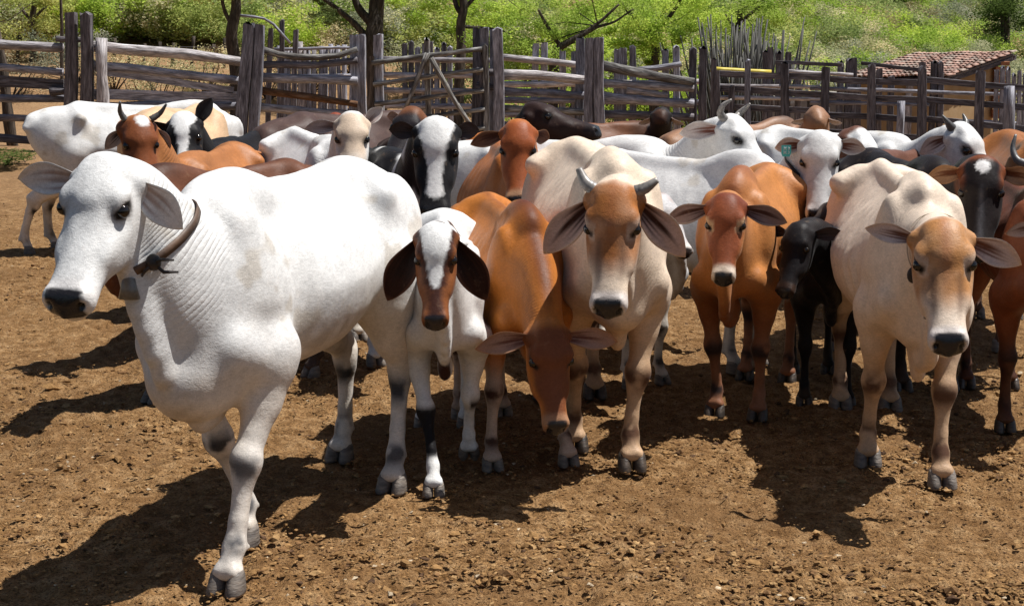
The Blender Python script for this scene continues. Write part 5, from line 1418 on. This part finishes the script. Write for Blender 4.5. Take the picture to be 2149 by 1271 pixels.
# -- calf with a white blaze
def calf_legs(G, c):
    c = mx(c, BLACK, (G['ls'] == 2) * sstep(0.17, 0.20, G['lh']) * (1 - sstep(0.43, 0.47, G['lh'] + 0.04 * G['N'](12, 2))))
    c = mx(c, (0.03, 0.015, 0.01), (G['ls'] == 1) * np.exp(-((G['lh'] - 0.33) / 0.035) ** 2) * (G['y'] > 0.13))
    return c
herd['B'] = cow('white calf with brown cheeks, a white blaze and long drooping dark ears', (915, 466, 5.02), (-0.27, 5.62), 3, (1, 58, 0),
    coat_pied(dark=(0.045, 0.018, 0.012), light=WHITE, thr=0.60, faceblaze=([-0.05, 0.02, 0.12, 0.20, 0.28, 0.33, 0.36], [0.085, 0.085, 0.072, 0.05, 0.034, 0.016, -0.03]), legs=calf_legs, facecol=(0.20, 0.066, 0.020), facedark=(0.05, 0.018, 0.012), seed=2),
    S=0.76, calf=1.0, h=0.0116, mw=0.92, hw=0.97, name='calf', hs=0.67, seed=2, cat='calf', feet=dict(fr=(910, 1040), fl=(985, 985, 0.05)), hump=0.1, dew=0.8, wrinkle=0.2,
    ear=dict(L=0.38, W=0.20, droop=1.15, out=0.62, back=-0.05, cup=0.42), earc=(0.05, 0.018, 0.012), earin=(0.016, 0.008, 0.007), earpale=(0.035, 0.014, 0.010), earrim=(0.12, 0.05, 0.03), nose=(0.022, 0.016, 0.016))
# -- orange calf with its head down
herd['C'] = cow('orange calf lowering its head to the dirt between two cows', (1150, 672, 5.34), (0.04, 5.80), 14, (14, 66, 0), coat_brown(top=(0.43, 0.145, 0.024), hump=(0.10, 0.03, 0.014), leg=(0.46, 0.34, 0.26), knee=(0.05, 0.022, 0.015), face=(0.17, 0.055, 0.022), muz=(0.33, 0.17, 0.09)),
    S=0.80, calf=1.0, h=0.0116, mw=0.88, hw=1.03, name='calf', cat='calf', hs=0.74, seed=3, feet=dict(fr=(1033, 985), fl=(1192, 975)), hump=0.85, dew=0.6, wrinkle=0.1,
    ear=dict(L=0.30, W=0.145, droop=0.15, out=0.95, back=-0.1, face=0.1), earc=(0.36, 0.16, 0.07), earin=(0.13, 0.045, 0.03), earpale=(0.34, 0.20, 0.15), earrim=(0.40, 0.21, 0.11))
# -- horned tan cow
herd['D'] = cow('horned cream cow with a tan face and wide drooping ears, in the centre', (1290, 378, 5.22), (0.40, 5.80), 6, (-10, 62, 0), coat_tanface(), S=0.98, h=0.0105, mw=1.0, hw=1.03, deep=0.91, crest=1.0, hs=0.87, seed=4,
    feet=dict(fl=(1325, 985), fr=(1205, 945)), hump=0.5, dew=0.45, thin=0.4, wrinkle=0.3, hoof='dark_hoof',
    horns=dict(l=horn(0.030, (0.01, 0.075, 0.0), (-0.01, 0.13, 0.012), (-0.045, 0.178, 0.02), tip=0.45), r=horn(0.032, (0.005, 0.075, 0.0), (-0.03, 0.122, 0.01), (-0.09, 0.155, 0.02), tip=0.45)),
    ear=dict(L=0.315, W=0.165, droop=0.78, out=0.72, back=-0.1, cup=0.42), earc=(0.45, 0.33, 0.25), earin=(0.045, 0.016, 0.010), earpale=(0.55, 0.38, 0.32), earrim=(0.66, 0.46, 0.33))
# -- brown calf facing the camera
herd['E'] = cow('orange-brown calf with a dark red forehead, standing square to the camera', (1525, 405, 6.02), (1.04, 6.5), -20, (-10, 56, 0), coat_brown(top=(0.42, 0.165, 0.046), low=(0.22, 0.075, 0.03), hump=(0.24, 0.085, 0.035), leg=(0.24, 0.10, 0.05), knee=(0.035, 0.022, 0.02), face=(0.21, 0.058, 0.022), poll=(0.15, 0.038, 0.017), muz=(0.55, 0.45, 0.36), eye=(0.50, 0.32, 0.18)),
    S=0.86, calf=0.9, h=0.0127, mw=0.92, hw=1.06, name='calf', cat='calf', hs=0.7, seed=5, feet=dict(fr=(1500, 872), fl=(1590, 880)), hump=0.9, dew=1.3, bulge=1.0, wrinkle=0.25, hoof='dark_hoof',
    ear=dict(L=0.29, W=0.15, droop=0.30, out=0.95, back=-0.05), earc=(0.30, 0.17, 0.10), earin=(0.055, 0.022, 0.016), earpale=(0.22, 0.15, 0.14), earrim=(0.36, 0.28, 0.24))
# -- black calf
herd['F'] = cow('small black calf looking down beside the orange-brown calf', (1680, 465, 6.30), (1.52, 6.78), -6, (-34, 55, 0), coat_brown(top=(0.013, 0.011, 0.012), leg=(0.012, 0.010, 0.010), knee=None, muz=(0.035, 0.018, 0.012)),
    S=0.74, calf=1.0, h=0.0150, mw=0.9, hw=0.97, name='calf', cat='calf', hs=0.62, seed=6, hump=0.5, dew=0.6, hoof='dark_hoof', ear=dict(L=0.24, W=0.12, droop=-0.05, out=0.9, back=0.2), earc=(0.04, 0.025, 0.02), earin=(0.02, 0.012, 0.010), earpale=(0.06, 0.04, 0.035), earrim=(0.05, 0.03, 0.025))
# -- thin cream cow on the right
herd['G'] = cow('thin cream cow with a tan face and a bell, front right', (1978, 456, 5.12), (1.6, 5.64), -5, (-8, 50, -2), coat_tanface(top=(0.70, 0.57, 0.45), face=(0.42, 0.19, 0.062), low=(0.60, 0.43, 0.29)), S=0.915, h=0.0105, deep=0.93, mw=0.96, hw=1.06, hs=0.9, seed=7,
    feet=dict(fl=(1975, 1020), fr=(1820, 975)), hump=0.45, thin=0.8, dew=1.7, fat=0.97, wrinkle=0.2, bulge=1.0,
    ear=dict(L=0.25, W=0.135, droop=0.1, out=0.95, back=0.0), ears=dict(r=dict(droop=-0.18, L=0.22, W=0.10, back=0.15), l=dict(droop=0.42, out=0.9)), earc=(0.58, 0.44, 0.32), earin=(0.13, 0.05, 0.03), earpale=(0.58, 0.46, 0.42), earrim=(0.68, 0.55, 0.47))
# -- black-brown cow with a star
def coat_star(G):
    c = coat_brown(top=(0.016, 0.012, 0.012), leg=(0.02, 0.012, 0.01), knee=None, muz=(0.02, 0.018, 0.02))(G)
    c = mx(c, (0.16, 0.045, 0.015), G['hm'] * np.clip(sstep(0.075, 0.105, np.abs(G['hy']) + 0.02 * (G['N'](20, 3) - .5)) + (1 - sstep(-0.01, 0.03, G['d'])), 0, 1) * (1 - sstep(0.10, 0.2, G['d'])))
    c = mx(c, (0.10, 0.035, 0.015), G['hm'] * sstep(0.05, 0.09, -G['u']) * 0.7)
    st = 1 - sstep(0.85, 1.05, np.sqrt((G['hy'] / 0.036) ** 2 + ((G['d'] - 0.055) / 0.042) ** 2) + 0.35 * (G['N'](40, 5) - 0.5))
    c = mx(c, (0.74, 0.72, 0.70), G['hm'] * st * (G['u'] > 0))
    return mx(c, (0.10, 0.10, 0.11), 0.7 * G['hm'] * np.exp(-(G['hy'] / 0.014) ** 2) * sstep(0.14, 0.2, G['d']) * (G['u'] > -0.03))
herd['H'] = cow('black-brown cow with a white star and orange fringed ears', (2062, 325, 6.45), (2.08, 7.12), 6, (-16, 58, 0), coat_star, S=0.88, h=0.0150, mw=0.98, hw=0.98, hs=0.86, seed=8, hump=0.7, wrinkle=0.1, hoof='dark_hoof',
    ear=dict(L=0.20, W=0.125, droop=0.2, out=0.95, back=0.0), earc=(0.20, 0.075, 0.025), earin=(0.12, 0.035, 0.012), earpale=(0.36, 0.20, 0.10), earrim=(0.42, 0.22, 0.10))
# -- red calf at the right edge
herd['I'] = cow('dark red calf half out of the picture at the right edge', (2215, 440, 5.9), (2.34, 6.30), -6, (10, 50, 0), coat_brown(top=(0.17, 0.05, 0.02), leg=(0.08, 0.03, 0.016), knee=(0.02, 0.01, 0.008), muz=(0.1, 0.04, 0.02)), S=0.84, calf=0.8, h=0.0156, name='calf', cat='calf', hs=0.7, seed=9, hump=0.6, hoof='dark_hoof', earc=(0.25, 0.09, 0.04))
# -- white cow with an ear tag
herd['J'] = cow('white cow turning its head to the camera, with a turquoise ear tag', (1722, 272, 7.18), (1.22, 7.62), 50, (-12, 60, 0), coat_white(grey=0.35), S=0.87, h=0.0150, mw=0.95, hw=1.03, hs=0.82, seed=10, hump=0.8, wrinkle=0.6, feet=dict(hr=(1395, 712)),
    ear=dict(L=0.19, W=0.13, droop=0.15, out=0.95, back=0.0), earc=(0.66, 0.63, 0.60), earin=(0.11, 0.03, 0.015), earpale=(0.42, 0.33, 0.30), earrim=(0.66, 0.63, 0.60))
# -- white horned cow behind
herd['K'] = cow('white cow with two upright curved horns, seen from the side', (1528, 240, 8.35), (0.74, 8.75), 78, (52, 42, 0), coat_white(grey=0.12), S=0.9, h=0.0168, mw=1.02, hw=1.06, ears=dict(r=dict(out=0.55, back=0.8, droop=0.12, turn=1.2, L=0.27, W=0.15)), hs=0.9, seed=11, hump=0.5, wrinkle=0.4,
    horns=dict(l=horn(0.026, (0.0, 0.07, 0.02), (-0.015, 0.11, 0.055), (-0.01, 0.12, 0.11), (0.0, 0.10, 0.15), mat='horn', tip=0.25), r=horn(0.028, (0.0, 0.07, 0.02), (-0.03, 0.12, 0.05), (-0.04, 0.14, 0.11), (-0.03, 0.115, 0.165), mat='horn', tip=0.25)),
    ear=dict(L=0.22, W=0.12, droop=0.2, out=0.95, back=0.05), earc=(0.68, 0.64, 0.60), earin=(0.16, 0.05, 0.03), earpale=(0.55, 0.46, 0.42), earrim=(0.68, 0.64, 0.60))
# -- grey-white calf looking round the horned cow
herd['L'] = cow('grey-white calf peering out behind the shoulder of the horned tan cow', (1383, 405, 6.75), (0.66, 7.22), 30, (40, 48, 0), coat_white(top=(0.52, 0.52, 0.53), grey=0.3, poll=(0.30, 0.13, 0.06)), S=0.74, calf=0.9, h=0.0150, name='calf', cat='calf', hs=0.6, seed=13, hump=0.3, ear=dict(L=0.17, W=0.10, droop=0.2, back=0.4), earc=(0.5, 0.47, 0.45))
# -- red-brown cow
herd['M'] = cow('glossy red-brown cow facing the camera behind the orange calf', (1088, 250, 7.75), (0.02, 8.30), 12, (-2, 56, 0), coat_brown(top=(0.40, 0.125, 0.024), leg=(0.2, 0.07, 0.03), face=(0.27, 0.068, 0.018), muz=(0.36, 0.19, 0.10), hump=(0.16, 0.04, 0.02)), S=0.9, h=0.0150, mw=0.95, hw=0.95, hs=0.88, seed=14, hump=0.7, bulge=1.0, wrinkle=0.2,
    ear=dict(L=0.23, W=0.12, droop=0.3, out=0.95, back=0.0), ears=dict(l=dict(L=0.14, back=0.5, out=0.8)), earc=(0.36, 0.15, 0.06), earin=(0.06, 0.02, 0.012), earpale=(0.14, 0.06, 0.035), earrim=(0.40, 0.22, 0.12))
# -- black and white cow
herd['N'] = cow('black and white cow with a broad white face stripe, behind the blazed calf', (915, 243, 7.2), (-0.66, 7.78), 24, (0, 60, 0), coat_pied(faceblaze=([-0.05, 0.0, 0.10, 0.18, 0.28, 0.36, 0.40, 0.43, 0.46], [0.09, 0.095, 0.075, 0.05, 0.038, 0.034, 0.045, 0.03, -0.03]), thr=0.50, sc=2.8, seed=5, facecol=(0.013, 0.012, 0.013), muz=BLACK), S=0.9, h=0.0150, mw=1.1, hw=1.08, hs=0.93, seed=15, hump=0.3, wrinkle=0.1,
    ear=dict(L=0.18, W=0.12, droop=-0.05, out=0.9, back=0.2), ears=dict(l=dict(L=0.15)), earc=(0.03, 0.022, 0.022), earin=(0.02, 0.014, 0.013), earpale=(0.05, 0.035, 0.033), earrim=(0.06, 0.045, 0.042))
# -- cream cow
herd['O'] = cow('cream-faced white cow with one ear pricked, left of the black and white cow', (738, 234, 7.9), (-1.06, 8.38), 22, (6, 50, 0), coat_white(face=(0.56, 0.40, 0.26), grey=0.1), S=0.93, h=0.0156, mw=0.92, hw=0.97, hs=0.84, seed=16, hump=0.25, thin=0.6, wrinkle=0.2,
    ear=dict(L=0.23, W=0.115, droop=0.10, out=0.95, back=0.0), ears=dict(l=dict(droop=-0.55, out=0.6, L=0.17)), earc=(0.68, 0.62, 0.56), earin=(0.18, 0.11, 0.09), earpale=(0.46, 0.38, 0.35), earrim=(0.68, 0.62, 0.56))
# -- black cow with a white blaze
herd['P'] = cow('black cow with a white blaze, one ear raised, behind the brown horned cow', (385, 234, 9.3), (-2.0, 9.95), -8, (10, 48, -6), coat_pied(dark=BLACK, light=WHITE, thr=0.1, faceblaze=([-0.05, 0.0, 0.08, 0.12, 0.2, 0.3, 0.5], [0.06, 0.09, 0.08, 0.05, 0.038, 0.032, 0.03]), seed=3), S=0.86, h=0.0180, hs=0.98, seed=17, hump=0.1,
    ear=dict(L=0.24, W=0.125, droop=0.12, out=0.98, back=0.0), ears=dict(l=dict(droop=-0.8, out=0.5, L=0.20)), earc=(0.012, 0.011, 0.012), earin=(0.010, 0.009, 0.009), earpale=(0.02, 0.018, 0.018), earrim=(0.02, 0.018, 0.018))
herd['P2'] = cow('cream and orange cow turned away behind the blazed black cow', (350, 300, 13.0), (-2.62, 12.1), 172, (170, 60, 0), coat_brown(top=(0.60, 0.40, 0.24), low=(0.42, 0.18, 0.06), leg=(0.4, 0.3, 0.2)), S=0.98, h=0.0228, seed=18, hump=0.3, thin=0.5, earc=PALE)
# -- brown horned cow
herd['Q'] = cow('brown cow with two short upright horns and a white forehead spot', (288, 240, 7.7), (-1.85, 8.25), -6, (24, 58, 0), None or (lambda G: mx(coat_brown(top=(0.34, 0.13, 0.04), leg=(0.2, 0.08, 0.04), muz=(0.2, 0.09, 0.04), face=(0.20, 0.06, 0.02))(G), WHITE, G['hm'] * (1 - sstep(0.8, 1.05, np.sqrt(((G['d'] - 0.03) / 0.05) ** 2 + ((G['hy'] - 0.02) / 0.05) ** 2))) * (G['u'] > 0))), S=0.86, h=0.0162, mw=0.92, hw=0.95, hs=0.84, seed=19, hump=0.3,
    horns=dict(l=horn(0.022, (0.0, 0.08, 0.02), (-0.03, 0.14, 0.05), (-0.06, 0.175, 0.11), mat='dark_horn', tip=0.3), r=horn(0.022, (0.0, 0.08, 0.02), (-0.04, 0.11, 0.06), (-0.07, 0.115, 0.13), mat='dark_horn', tip=0.3)),
    ear=dict(L=0.18, W=0.11, droop=0.7, out=0.7, back=0.0), earc=(0.30, 0.16, 0.09), earin=(0.06, 0.03, 0.02), earpale=(0.4, 0.3, 0.24), earrim=(0.55, 0.42, 0.34))
# -- dark brown young cow behind the head of the white one
herd['R'] = cow('dark brown young cow hidden behind the head of the front white cow', (235, 420, 6.35), (-1.66, 6.90), -40, (-30, 55, 0), coat_brown(top=(0.13, 0.05, 0.026), low=(0.07, 0.03, 0.02), leg=(0.05, 0.03, 0.025), knee=(0.02, 0.015, 0.012), hump=(0.05, 0.022, 0.014)), S=0.86, calf=0.6, h=0.0156, name='calf', cat='calf', hs=0.65, seed=20, hump=0.7, hoof='hoof', feet=dict(fl=(370, 860), fr=(332, 846), hl=(655, 790), hr=(610, 788)), earc=(0.12, 0.05, 0.03))
# -- far animals
herd['S'] = cow('white cow at the far left by the log fence, its hind legs showing', (330, 255, 12.3), (-2.8, 12.6), 105, (110, 60, 0), coat_white(grey=0.15), feet=dict(hr=(66, 520), hl=(122, 505)), S=0.98, h=0.0180, seed=21, hump=0.5, thin=0.1, earc=PALE, switchmat='dark_hair')
herd['T'] = cow('grey-brown cow turned away behind the cream-faced cow', (720, 300, 12.0), (-0.95, 11.6), 135, (120, 65, 0), coat_brown(top=(0.075, 0.045, 0.038), leg=(0.05, 0.03, 0.025), hump=None), S=0.95, h=0.0228, seed=22, hump=0.3, earc=(0.06, 0.04, 0.035))
herd['U'] = cow('small red animal far back above the ear of the cream-faced cow', (700, 236, 12.6), (-1.5, 13.1), 20, (60, 45, 0), coat_brown(top=(0.22, 0.05, 0.022), leg=(0.1, 0.04, 0.02)), S=0.84, h=0.0228, hs=0.8, seed=23, hump=0.3, earc=(0.22, 0.06, 0.03))
herd['V'] = cow('blackish cow whose head shows just over the black and white face', (868, 224, 9.3), (-0.62, 9.95), -8, (-25, 40, 8), coat_brown(top=(0.02, 0.016, 0.018), leg=(0.02, 0.015, 0.015), poll=(0.16, 0.06, 0.025), muz=(0.02, 0.018, 0.02)), S=0.84, h=0.0192, hs=0.88, seed=24, hump=0.3, ear=dict(L=0.17, W=0.10, droop=0.1, back=0.3), earc=(0.20, 0.08, 0.04), earin=(0.05, 0.02, 0.015), earpale=(0.14, 0.07, 0.05), earrim=(0.2, 0.09, 0.05))
herd['W'] = cow('very dark cow lifting its muzzle over the others to the right', (1108, 220, 9.9), (-0.12, 10.55), 50, (72, 10, 0), coat_brown(top=(0.024, 0.012, 0.010), leg=(0.02, 0.01, 0.01), muz=(0.02, 0.014, 0.014)), S=0.84, h=0.0168, hs=1.0, seed=26, hump=0.2, ear=dict(L=0.17, W=0.10, droop=0.5, back=0.6, out=0.6), earc=(0.04, 0.02, 0.016), earin=(0.02, 0.01, 0.01), earpale=(0.03, 0.015, 0.012), earrim=(0.04, 0.02, 0.015))
herd['X'] = cow('brown cow with a black head facing the fence, centre back', (1388, 226, 13.0), (1.12, 13.2), 112, (165, 45, 0), lambda G: mx(coat_brown(top=(0.16, 0.065, 0.032), leg=(0.05, 0.03, 0.02))(G), (0.02, 0.016, 0.016), np.clip(G['hm'] + sstep(-0.15, 0.25, G['x'] + 0.2 * (G['N'](4, 3) - 0.5)), 0, 1)), S=0.84, h=0.0216, hs=0.84, seed=27, hump=0.2, ear=dict(L=0.18, W=0.11, droop=0.5, out=0.8, face=2.2), earc=(0.10, 0.06, 0.045), earin=(0.35, 0.25, 0.2), earpale=(0.5, 0.42, 0.38), earrim=(0.5, 0.42, 0.38))
herd['Y'] = cow('brown cow with a pale flank and a hump, looking away at the board fence', (1715, 226, 11.4), (2.18, 11.8), 125, (160, 45, 0), coat_brown(top=(0.30, 0.155, 0.085), low=(0.22, 0.08, 0.04), leg=(0.1, 0.05, 0.03), hump=(0.10, 0.06, 0.045), face=(0.16, 0.06, 0.03)), S=0.88, h=0.0204, hs=0.82, seed=28, hump=0.8, ear=dict(L=0.17, W=0.11, droop=0.4, out=0.9, face=2.2), earc=(0.2, 0.13, 0.10), earin=(0.4, 0.33, 0.28), earpale=(0.55, 0.48, 0.44), earrim=(0.55, 0.48, 0.44))
herd['Z'] = cow('red-brown and white faced cow looking down behind the thin cream cow', (1792, 265, 8.45), (2.28, 8.80), -38, (48, 50, 0), lambda G: mx(coat_brown(top=(0.13, 0.055, 0.035), leg=(0.08, 0.04, 0.03), muz=(0.05, 0.04, 0.04))(G), (0.74, 0.73, 0.71), G['hm'] * sstep(0.0, 0.03, G['d']) * sstep(-0.01, 0.015, G['u'])), S=0.84, h=0.0180, seed=29, hump=0.3, ear=dict(L=0.15, W=0.09, back=0.5), earc=(0.15, 0.05, 0.025))
herd['AA'] = cow('white cow with a short pointed horn, in profile at the right', (2008, 256, 9.0), (2.44, 9.5), 40, (46, 46, 0), coat_white(grey=0.10), S=0.9, h=0.0168, ears=dict(r=dict(out=0.55, back=0.75, droop=0.55, turn=1.2, L=0.20, W=0.14)), hs=1.02, seed=30, hump=0.3, wrinkle=0.05,
    horns=dict(r=horn(0.028, (0.0, 0.08, 0.015), (-0.03, 0.115, 0.03), (-0.085, 0.135, 0.04), mat='dark_horn', tip=0.2), l=horn(0.028, (0.0, 0.08, 0.015), (-0.03, 0.115, 0.03), (-0.085, 0.135, 0.04), mat='dark_horn', tip=0.2)),
    ear=dict(L=0.17, W=0.12, droop=0.55, out=0.8, back=0.2), earc=(0.68, 0.64, 0.6), earin=(0.12, 0.05, 0.035), earpale=(0.6, 0.52, 0.48), earrim=(0.7, 0.66, 0.62))
herd['AD'] = cow('brown cow with a tall grey horn, cut off by the right edge', (2190, 335, 7.5), (2.95, 8.1), -10, (-14, 55, 0), coat_brown(top=(0.30, 0.11, 0.03), leg=(0.1, 0.05, 0.03)), S=0.92, h=0.0180, hs=0.9, seed=31, hump=0.4,
    horns=dict(r=horn(0.026, (0.0, 0.08, 0.02), (-0.035, 0.145, 0.02), (-0.11, 0.17, 0.03), (-0.19, 0.155, 0.05), mat='grey_horn', tip=0.3), l=horn(0.026, (0.0, 0.08, 0.02), (-0.035, 0.145, 0.02), (-0.11, 0.17, 0.03), (-0.19, 0.155, 0.05), mat='grey_horn', tip=0.3)),
    ear=dict(L=0.24, W=0.13, droop=0.1, out=0.98), earc=(0.42, 0.18, 0.06), earin=(0.15, 0.05, 0.02), earpale=(0.35, 0.18, 0.09), earrim=(0.45, 0.22, 0.1))

# ---- what the animals wear
def bell(name, info, p, size, mat, down=(0, 0, -1.0)):
    V = []; Q = []; n = 10
    for z, r in ((0, 0.35), (0.05, 0.6), (0.5, 0.75), (1.0, 1.0), (0.97, 0.9), (0.4, 0.6)):
        for j in range(n):
            a = 2 * math.pi * j / n; V.append((p[0] + size * 0.38 * r * math.cos(a), p[1] + size * 0.55 * r * math.sin(a), p[2] - size * z))
    for i in range(5):
        for j in range(n): Q.append((i * n + j, i * n + (j + 1) % n, (i + 1) * n + (j + 1) % n, (i + 1) * n + j))
    Q.append(tuple(range(n)))
    return poly_obj(name, V, Q, M[mat], info['root'], True)
i = herd['A']
o, P_, tn, c_ = strap('collar', i, 0.56, 0.028, M['leather'], tilt=0.05)
# knot of the strap on the near lower side
k = 48 // 2 - 3; pk = P_[k]; od = unit(pk - c_)
v, q = sphere_np(0.024, 12, 8); v = v * np.array([1.0, 1.0, 1.1]) + pk + od * 0.012; poly_obj('buckle', v, q, M['dark_leather'], i['root'])
side = unit(np.cross(tn, od))
for a, b_ in (((0.05, 0.02), (0.09, 0.055)), ((0.01, -0.03), (0.045, -0.05)), ((-0.02, 0.03), (0.02, 0.06))):
    v, q = tube_np(np.array([pk + od * 0.02, pk + od * 0.035 + tn * a[0] * -0.6 + side * a[1], pk + od * 0.02 - tn * b_[0] * 0.6 + side * b_[1]]), [0.005, 0.006, 0.003], 6); poly_obj('strap_end', v, q, M['dark_leather'], i['root'])
bell('bell', i, P_[24] - np.array([0, 0, 0.012]) , 0.065, 'bell_metal')
i = herd['G']
o, P_, tn, c_ = strap('collar', i, 0.78, 0.009, M['pale_rope'], tilt=0.15); P_G, c_G = P_, c_; bell('bell', i, P_[24] - np.array([0, 0, 0.03]), 0.09, 'bell_metal')
i = herd['J']
strap('collar', i, 0.74, 0.018, M['dark_leather'], tilt=0.1)
# ear tag, hanging in the right ear
hp = i['hp']; A_, SD_, U_ = i['HF']
def quad_plate(name, c, a, b_, n_, w, h_, th, mat, parent):
    V = []
    for z in (0, th):
        for u_, v_ in ((-.5, 0), (.5, 0), (.5, -.72), (.36, -1), (-.36, -1), (-.5, -.72)): V.append(c + a * u_ * w + b_ * v_ * -h_ * -1 + n_ * z)
    F_ = [(5, 4, 3, 2, 1, 0), (6, 7, 8, 9, 10, 11)] + [(k_, (k_ + 1) % 6, (k_ + 1) % 6 + 6, k_ + 6) for k_ in range(6)]
    return poly_obj(name, V, F_, M[mat], parent, False)
ec = hp(0.06, -0.20, 0.005); zL = np.array([0, 0, 1.0]); aL = unit(SD_ - zL * (SD_ @ zL)); nL = unit(np.cross(aL, zL))
if nL @ A_ < 0: nL = -nL
tag = quad_plate('ear_tag', ec + nL * 0.02, aL, zL, nL, 0.055, 0.065, 0.003, 'tag_plastic', i['root'])
for r_ in range(2):
    for d_ in range(3):
        c0 = ec + nL * 0.0245 + aL * (d_ - 1) * 0.013 - zL * (0.018 + r_ * 0.022)
        for s0, s1 in (((-.4, .6), (.4, .6)), ((-.4, -.6), (.4, -.6)), ((.4 if d_ != 1 else -.4, .6), (.4 if d_ != 1 else -.4, -.6)), ((-.3, 0), (.3, 0))):
            v, q = tube_np(np.array([c0 + aL * s0[0] * .01 + zL * s0[1] * .011, c0 + aL * s1[0] * .01 + zL * s1[1] * .011]), [0.0012, 0.0012], 4); o = poly_obj('digit_stroke', v, q, M['tag_print'], tag)
# dark leather tag at the collar of the thin cow
i = herd['G']; kk = 29; pk = P_G[kk]; od = unit(pk - c_G)
v, q = sphere_np(1.0, 10, 8); v = v * np.array([0.010, 0.026, 0.034]) + pk + od * 0.012; poly_obj('leather_tag', v, q, M['dark_leather'], i['root'])
